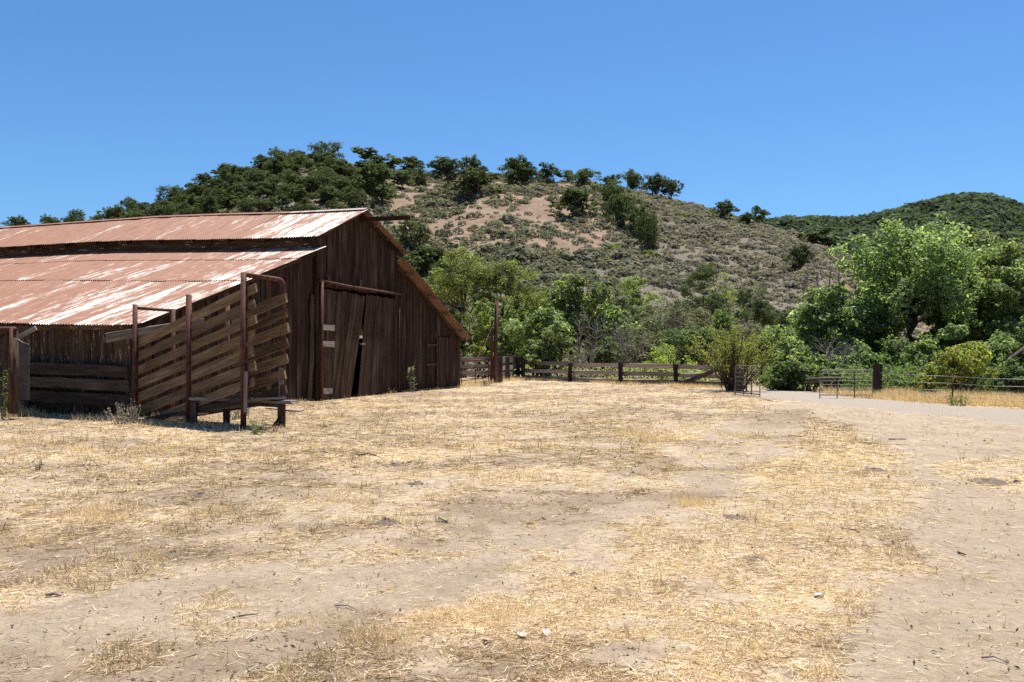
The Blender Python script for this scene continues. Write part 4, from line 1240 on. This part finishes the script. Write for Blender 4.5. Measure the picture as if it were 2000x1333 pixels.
STRAW = [(.38, .255, .155), (.585, .44, .30), (.755, .615, .46), (.87, .755, .615)]
def straw():
    n = 620000
    r = 3.6 * np.exp(rng.random(n) * math.log(46 / 3.6)); a = np.radians(rng.uniform(-36, 38, n))
    x = r * np.sin(a); y = r * np.cos(a)
    s, lit, g = ground_masks(x, y)
    br = fbm(x * 4.6, y * 4.6, 121, 3)
    k = rng.random(n) < np.clip((s - .5) * 1.5 + .5 + (br - .5) * (.8 + 2.6 * smooth(0, .25, s)), .05, 1) * (g < .35)
    lx = (x - B0[0]) * gd[0] + (y - B0[1]) * gd[1]; ly = (x - B0[0]) * bd[0] + (y - B0[1]) * bd[1]
    k &= ~((lx > .1) & (lx < 17) & (ly > -.02))
    x, y, r, s, lit, br = x[k], y[k], r[k], s[k], lit[k], br[k]; n = len(x)
    z = ground_z(x, y) + rng.random(n) * .012
    up = rng.random(n) < .05 + .30 * (br > .60) * (fbm(x * 1.1, y * 1.1, 123) > .48)
    az = rng.uniform(0, 2 * math.pi, n) ; el = np.where(up, rng.uniform(.7, 1.45, n), np.abs(rng.normal(0, .08, n)))
    d = np.stack([np.cos(az) * np.cos(el), np.sin(az) * np.cos(el), np.sin(el)], -1)
    sc = np.clip(r / 9, .75, 2.6)
    L = np.where(up, rng.uniform(.03, .13, n), rng.uniform(.05, .18, n)) * np.clip(sc, .8, 1.5)
    w = rng.uniform(.003, .0072, n) * np.clip(sc, .75, 1.9)
    C = palette(n, STRAW) * (.82 + .36 * fbm(x * .6, y * .6, 125)[:, None])
    brown = rng.random(n) < np.clip(lit, 0, 1) * .55; C[brown] *= np.array([.42, .36, .31])
    dark = rng.random(n) < .10; C[dark] *= np.array([.45, .4, .38])
    V, Fc, Cc = blades(np.stack([x, y, z], -1), d, L, w, C)
    tag(meshobj('dry_straw', fmesh('dry_straw', V, Fc, col=Cc), M['straw']), 'dry trampled straw strewn over the barnyard', 'straw', kind='stuff')
straw()

def tall_grass():
    Ps, H = [], []
    def patch(p, rad, n, h):
        q = np.asarray(p) + np.stack([rng.normal(0, rad, n), rng.normal(0, rad, n), np.zeros(n)], -1)
        Ps.append(q); H.append(rng.uniform(.4, 1, n) * h)
    def strip(a, b, wd, n, h):
        t = rng.random(n)[:, None]; q = np.asarray(a) * (1 - t) + np.asarray(b) * t
        q = q + np.stack([rng.normal(0, wd * .3, n), rng.normal(0, wd, n), np.zeros(n)], -1)
        kk = fbm(q[:, 0] * 1.2, q[:, 1] * 1.2, 131) > .38
        Ps.append(q[kk]); H.append((rng.uniform(.35, 1, n) * h)[kk])
    # verge beyond the road, fence foot, barn foot
    strip(G(1500, 772), G(1560, 766), .5, 1800, .32)
    strip(G(1560, 768), G(1720, 777), .7, 9000, .36)
    strip(G(1720, 778), G(2100, 803), .65, 14000, .36)
    strip(G(1700, 772), G(2150, 795), .6, 9000, .42)
    strip(G(1020, 742), G(1420, 759), .5, 8000, .24)
    strip(G(905, 753), G(1020, 742), .7, 3500, .3)
    strip(G(60, 814), G(258, 824), .2, 1000, .22)
    strip(G(-60, 812), G(60, 814), .25, 1600, .30)
    strip(W0(.5, -.12, 0), W0(7, -.15, 0), .08, 900, .2)
    strip(W0(12.2, -.12, 0), W0(17.2, -.15, 0), .06, 500, .14)
    strip(G(270, 826), G(560, 842), .25, 1500, .16)
    for px, py, h, n in ((1350, 985, .16, 420), (1272, 862, .2, 420), (1240, 850, .2, 300), (420, 1000, .16, 220), (180, 1005, .2, 260), (1100, 880, .12, 200), (630, 1215, .1, 260),
                         (760, 1250, .14, 420), (870, 1205, .11, 300), (980, 1210, .12, 320), (1000, 1195, .11, 300), (200, 1020, .16, 260), (520, 890, .16, 200), (165, 880, .2, 200), (1440, 850, .16, 250), (1680, 960, .14, 120), (300, 1090, .12, 320), (40, 870, .2, 300), (320, 880, .16, 240), (1555, 1030, .12, 160), (680, 980, .1, 160), (60, 1060, .14, 260), (1290, 1230, .08, 300), (1130, 1150, .08, 240)):
        patch(G(px, py), .13 if py > 900 else .25, n, h)
    P_ = np.concatenate(Ps); h = np.concatenate(H); n = len(P_)
    keep = poly_dist(P_[:, 0], P_[:, 1], ROAD) > 1.45
    P_, h = P_[keep], h[keep]; n = len(P_)
    P_[:, 2] = ground_z(P_[:, 0], P_[:, 1])
    d = np.stack([rng.normal(0, .6, n), rng.normal(0, .6, n), np.ones(n)], -1); d /= np.linalg.norm(d, axis=1, keepdims=True)
    r = np.hypot(P_[:, 0], P_[:, 1])
    C = palette(n, [(.50, .34, .19), (.70, .53, .33), (.85, .70, .48)])
    V, Fc, Cc = blades(P_, d, h, .0035 * np.clip(r / 8, .8, 3.2), C)
    tag(meshobj('dry_grass', fmesh('dry_grass', V, Fc, col=Cc), M['straw']), 'standing dry yellow grass in tufts and along the fences', 'grass', kind='stuff')
tall_grass()

# ------------------------------------------------------------------ weeds by the buildings
def weed(name, label, p, H, W, ns, cols, nl, leaf, mat='brush', stemmat='deadwood', sp=.3, flowers=0):
    t = empty(name, p, label, 'weed'); parts = []; lp = []; fl = []
    for i in range(ns):
        d = unit(np.array([rng.normal(0, sp), rng.normal(0, sp), 1])); L = H * rng.uniform(.6, 1)
        s = np.array([rng.normal(0, W * .16), rng.normal(0, W * .16), -.05])
        ts = np.linspace(0, 1, 5)[:, None]; pts = s + d * L * ts + rng.normal(0, .02, (5, 3)) * ts
        parts.append(tube_arrays(pts, np.linspace(.009, .004, 5), 4))
        for _ in range(nl):
            j = rng.uniform(.6, 4); k = int(min(j, 3)); lp.append(pts[k] + (pts[k + 1] - pts[k]) * (j - k) + rng.normal(0, leaf * .5, 3))
        if i < flowers: fl.append(pts[-1])
    V, Fc, U = join(parts)
    meshobj('stem', fmesh('stem', V, Fc, uv=U), M[stemmat], t, p)
    lp = np.array(lp); n = len(lp); N = rng.normal(0, .7, (n, 3)); N[:, 2] += .6; N /= np.linalg.norm(N, axis=1, keepdims=True)
    V, Fc, C = leaf_quads(lp, N, leaf * rng.uniform(.6, 1.3, n), palette(n, cols), .45)
    meshobj('leaves', fmesh('leaves', V, Fc, col=C), M[mat], t, p)
    for f in fl:
        q = f + rng.normal(0, .025, (40, 3)); V, Fc, C = leaf_quads(q, rand_dirs(40), .035, palette(40, [(.4, .32, .2), (.6, .52, .38)]))
        meshobj('seed_head', fmesh('seed_head', V, Fc, col=C), M['straw'], t, p)
DRY = [(.26, .21, .14), (.38, .33, .24), (.50, .45, .34)]; GRN = [(.07, .13, .025), (.12, .19, .04), (.18, .25, .07)]
weed('dry_weed', 'pale dry bushy weed at the low end of the chute', G(243, 829), .58, .9, 34, DRY, 12, .045)
weed('dry_weed', 'dry weed clump at the foot of the pen gate post', G(38, 815), .35, .4, 14, DRY, 8, .05)
weed('green_weed', 'tall green weed climbing the pen gate post at photo edge', G(9, 818), 1.35, .35, 7, GRN, 26, .07, 'leaf', sp=.07)
weed('green_weed', 'small green weed under the chute landing', G(500, 848), .35, .35, 9, GRN, 12, .06, 'leaf')
weed('dry_weed', 'dark dead weed tangle by the chute landing post', G(525, 845), .3, .5, 16, [(.08, .05, .035), (.14, .10, .07)], 5, .05, sp=.8)
weed('dry_weed', 'grey leafy weeds behind the chute posts', G(462, 820), .65, .7, 18, [(.16, .18, .10), (.26, .27, .17)], 12, .05)
weed('dry_weed', 'grey leafy weeds against the barn wall beside the chute', W0(4.4, -.5, 0), .6, .8, 16, [(.18, .19, .12), (.30, .29, .2)], 10, .05)
weed('thistle', 'tall thistle with pale heads right of the barn doors', W0(12.75, -.3, 0), 1.15, .3, 6, [(.10, .14, .05), (.2, .23, .12)], 16, .09, 'leaf', sp=.16, flowers=4)
weed('thistle', 'little dry thistle between the doors and the tall thistle', W0(11.3, -.25, 0), .3, .2, 5, DRY, 5, .05)
weed('dry_weed', 'dead grey thistle standing alone in the left straw', G(76, 922), .2, .2, 8, [(.10, .085, .065), (.2, .17, .13)], 6, .035)
weed('green_weed', 'small green sprout low in the left straw', G(166, 952), .07, .12, 7, GRN, 4, .035, 'leaf', sp=.9)
weed('green_weed', 'pale green sprout at the left photo edge straw', G(98, 977), .06, .12, 6, [(.2, .3, .14), (.3, .4, .22)], 4, .04, 'leaf', sp=.9)
weed('green_weed', 'tiny green sprout in the middle straw', G(1094, 978), .05, .1, 7, GRN, 4, .03, 'leaf', sp=.9)
weed('dry_weed', 'dry weeds at the foot of the tall pole', G(950, 754), .4, .8, 18, [(.13, .08, .05), (.22, .14, .09)], 6, .05, sp=.6)
weed('green_weed', 'leafy weeds at the foot of the yellowing bush', G(1868, 793), .45, .6, 14, GRN, 12, .07, 'leaf')

# ------------------------------------------------------------------ small things lying on the ground
def pat(px, py, w, h, label):
    p = G(px, py); p[2] = float(ground_z(np.array([p[0]]), np.array([p[1]]))[0])
    nr, na = 6, 20; V = [(0, 0, h)]
    for i in range(1, nr + 1):
        for j in range(na):
            t = 2 * math.pi * j / na; q = i / nr
            rr = w / 2 * q * (1 + .25 * (float(vnoise(np.array(math.cos(t) * 1.7 + px), np.array(math.sin(t) * 1.7 + py), 3)) - .5) * 2)
            z = h * (1 - q ** 2.2) * (.35 + 1.3 * float(vnoise(np.array(math.cos(t) * rr * 38 + px), np.array(math.sin(t) * rr * 38), 4))) - (.02 if i == nr else 0)
            V.append((math.cos(t) * rr, math.sin(t) * rr, z))
    Fc = [(0, 0, 0, 0)] * 0
    q4 = [(1 + (i - 1) * na + j, 1 + (i - 1) * na + (j + 1) % na, 1 + i * na + (j + 1) % na, 1 + i * na + j) for i in range(1, nr) for j in range(na)]
    me = bpy.data.meshes.new('cow_pat'); me.from_pydata(V, [], [(0, 1 + j, 1 + (j + 1) % na) for j in range(na)] + [f for f in q4]); me.update()
    me.polygons.foreach_set('use_smooth', np.ones(len(me.polygons), bool))
    tag(meshobj('cow_pat', me, M['dung'], None, p), label, 'dung', 'dried cow pats in the yard')
for a in ((757, 1022, .26, .05, 'lumpy grey cow pat beside the left dirt track'), (1436, 1009, .27, .025, 'dark cow pat on the bright straw in mid yard'),
          (1705, 921, .3, .03, 'dark cow pat on straw near the right dirt'), (1925, 942, .55, .025, 'broken cow pat in the straw patch at the right'),
          (1985, 943, .11, .03, 'small dark dung lump near the right edge'), (390, 968, .22, .03, 'grey cow pat in the left straw'),
          (770, 911, .2, .03, 'dark flat cow pat below the barn doors'), (812, 946, .22, .025, 'pale crusted cow pat in the middle yard'),
          (340, 1086, .24, .025, 'brown trampled cow pat in the left litter'), (1478, 1098, .2, .015, 'thin cracked dung patch in the lower straw'),
          (1122, 1124, .09, .02, 'small dark dung lump in the lower middle')): pat(*a)

def stick(pts, r, label):
    P_ = [];
    for px, py, z in pts:
        p = G(px, py); p[2] = float(ground_z(np.array([p[0]]), np.array([p[1]]))[0]) + z; P_.append(p)
    o = tube('stick', None, P_, np.linspace(r, r * .5, len(P_)), M['deadwood'] if random.random() < .4 else M['bark'], 6)
    tag(o, label, 'stick', 'twigs on the ground')
for a in (([(1655, 1032, .012), (1668, 1034, .018), (1678, 1038, .01)], .009, 'short dark twig on the bright straw'),
          ([(1870, 1078, .01), (1885, 1084, .015)], .009, 'short twig on the right dirt'),
          ([(655, 1183, .01), (680, 1187, .02), (700, 1196, .012)], .006, 'thin dark twig near the lower left track'),
          ([(455, 1203, .01), (480, 1201, .018), (505, 1196, .01)], .006, 'pale bent twig in the lower left straw'),
          ([(700, 893, .01), (722, 891, .03), (748, 897, .012)], .014, 'dark stick below the barn doors'),
          ([(1690, 865, .01), (1715, 867, .02)], .018, 'short stick by the edge of the right dirt'),
          ([(1915, 1290, .01), (1940, 1292, .02), (1968, 1302, .01)], .006, 'curved twig at the lower right'),
          ([(90, 1166, .012), (108, 1164, .02), (120, 1167, .012)], .014, 'brown bark piece in the lower left'),
          ([(1735, 858, .01), (1770, 859, .02)], .014, 'stick on the dirt where the track meets the yard'),
          ([(520, 830, .02), (560, 838, .03)], .012, 'twig lying beside the chute post')): stick(*a)

def litter():
    """dead leaves, chips and small clods: too many to count"""
    n = 5000
    r = 3.8 * np.exp(rng.random(n) * math.log(30 / 3.8)); a = np.radians(rng.uniform(-34, 36, n))
    x = r * np.sin(a); y = r * np.cos(a)
    lx = (x - B0[0]) * gd[0] + (y - B0[1]) * gd[1]; ly = (x - B0[0]) * bd[0] + (y - B0[1]) * bd[1]
    k = ~((lx > -.2) & (ly > -.1)); x, y = x[k], y[k]; n = len(x)
    z = ground_z(x, y) + .012
    N = rng.normal(0, .5, (n, 3)); N[:, 2] += 1; N /= np.linalg.norm(N, axis=1, keepdims=True)
    C = palette(n, [(.09, .065, .05), (.19, .13, .085), (.36, .25, .17), (.55, .46, .38)])
    V, Fc, Cc = leaf_quads(np.stack([x, y, z], -1), N, rng.uniform(.008, .04, n), C, .45)
    tag(meshobj('leaf_litter', fmesh('leaf_litter', V, Fc, col=Cc), M['straw']), 'scattered dead leaves and chips on the yard', 'litter', kind='stuff')
litter()

def clods():
    """crumbs of soil and dung, thickest in the trampled places"""
    n = 26000
    r = 3.8 * np.exp(rng.random(n) * math.log(26 / 3.8)); a = np.radians(rng.uniform(-34, 36, n))
    x = r * np.sin(a); y = r * np.cos(a)
    s, lit, g = ground_masks(x, y)
    k = rng.random(n) < .02 + .5 * np.clip(lit, 0, 1) * (fbm(x * 5, y * 5, 151) > .5) + .05 * (s < .25) * (fbm(x * 2, y * 2, 152) > .5)
    x, y, r, lit = x[k], y[k], r[k], lit[k]
    for px, py in ((757, 1022), (1436, 1009), (1705, 921), (1925, 942), (390, 968), (770, 911), (812, 946), (340, 1086), (1478, 1098)):
        p = G(px, py); m = 40
        x = np.append(x, p[0] + rng.normal(0, .16, m)); y = np.append(y, p[1] + rng.normal(0, .16, m)); r = np.append(r, np.full(m, p[1])); lit = np.append(lit, np.ones(m))
    lx = (x - B0[0]) * gd[0] + (y - B0[1]) * gd[1]; ly = (x - B0[0]) * bd[0] + (y - B0[1]) * bd[1]
    k = ~((lx > -.2) & (ly > -.1)); x, y, r, lit = x[k], y[k], r[k], lit[k]; n = len(x)
    sz = np.clip(rng.lognormal(-4.75, .5, n), .004, .019) * np.clip(r / 9, .7, 1.5)
    base = np.array([(1, 0, 0), (0, 1, 0), (-1, 0, 0), (0, -1, 0), (0, 0, .8), (0, 0, -.6)], float)
    V = base[None] * sz[:, None, None] * rng.uniform(.55, 1.35, (n, 6, 1)) + rng.normal(0, .15, (n, 6, 3)) * sz[:, None, None]
    V = V + np.stack([x, y, ground_z(x, y) + sz * .3], -1)[:, None]
    T_ = np.array([(0, 1, 4), (1, 2, 4), (2, 3, 4), (3, 0, 4), (1, 0, 5), (2, 1, 5), (3, 2, 5), (0, 3, 5)])
    Fc = (np.arange(n) * 6)[:, None, None] + T_[None]
    C = np.repeat(palette(n, [(.15, .11, .078), (.27, .21, .15), (.40, .325, .245)]), 6, 0)
    tag(meshobj('soil_crumbs', fmesh('soil_crumbs', V.reshape(-1, 3), Fc.reshape(-1, 3), col=C), M['brush']), 'loose soil and dung crumbs over the trampled yard', 'crumbs', kind='stuff')
clods()

def big_leaf(px, py, L, mat, label):
    L = L * .72
    p = G(px, py); p[2] = float(ground_z(np.array([p[0]]), np.array([p[1]]))[0]) + .012
    xs = np.linspace(-.5, .5, 7); V = []
    for x in xs:
        w = .26 * (1 - (2 * x) ** 2) ** .7 + .01 if abs(x) < .5 else .012
        c = .12 * math.sin(x * 5 + px)
        for s in (-1, 0, 1): V.append((x * L, s * w * L, (c * c + abs(s) * .16) * L))
    Fc = [(i * 3 + j, i * 3 + j + 1, (i + 1) * 3 + j + 1, (i + 1) * 3 + j) for i in range(6) for j in range(2)]
    o = meshobj('fallen_leaf', fmesh('fallen_leaf', np.array(V), np.array(Fc), shade=True), M[mat], None, p)
    o.rotation_euler = (random.gauss(0, .2), random.gauss(0, .2), random.uniform(0, 6.28))
    tag(o, label, 'leaf', 'large fallen leaves in the foreground')
for a in ((1020, 1252, .12, 'paleleaf', 'pale curled leaf in the bottom middle straw'), (1066, 1243, .12, 'paleleaf', 'pinkish curled leaf right of the bottom middle'),
          (955, 1262, .12, 'deadleaf', 'dark reddish leaf in the bottom middle straw'), (765, 1256, .08, 'deadleaf', 'brown leaf in the lower left straw'),
          (1035, 1185, .1, 'paleleaf', 'pale leaf above the bottom middle leaves'), (1600, 1166, .11, 'stone', 'grey curled leaf on the bright lower right straw'),
          (865, 1019, .16, 'stone', 'pale green-grey leaf by the dark litter strip'), (1306, 994, .1, 'deadleaf', 'rusty leaf left of the grass tuft')): big_leaf(*a)
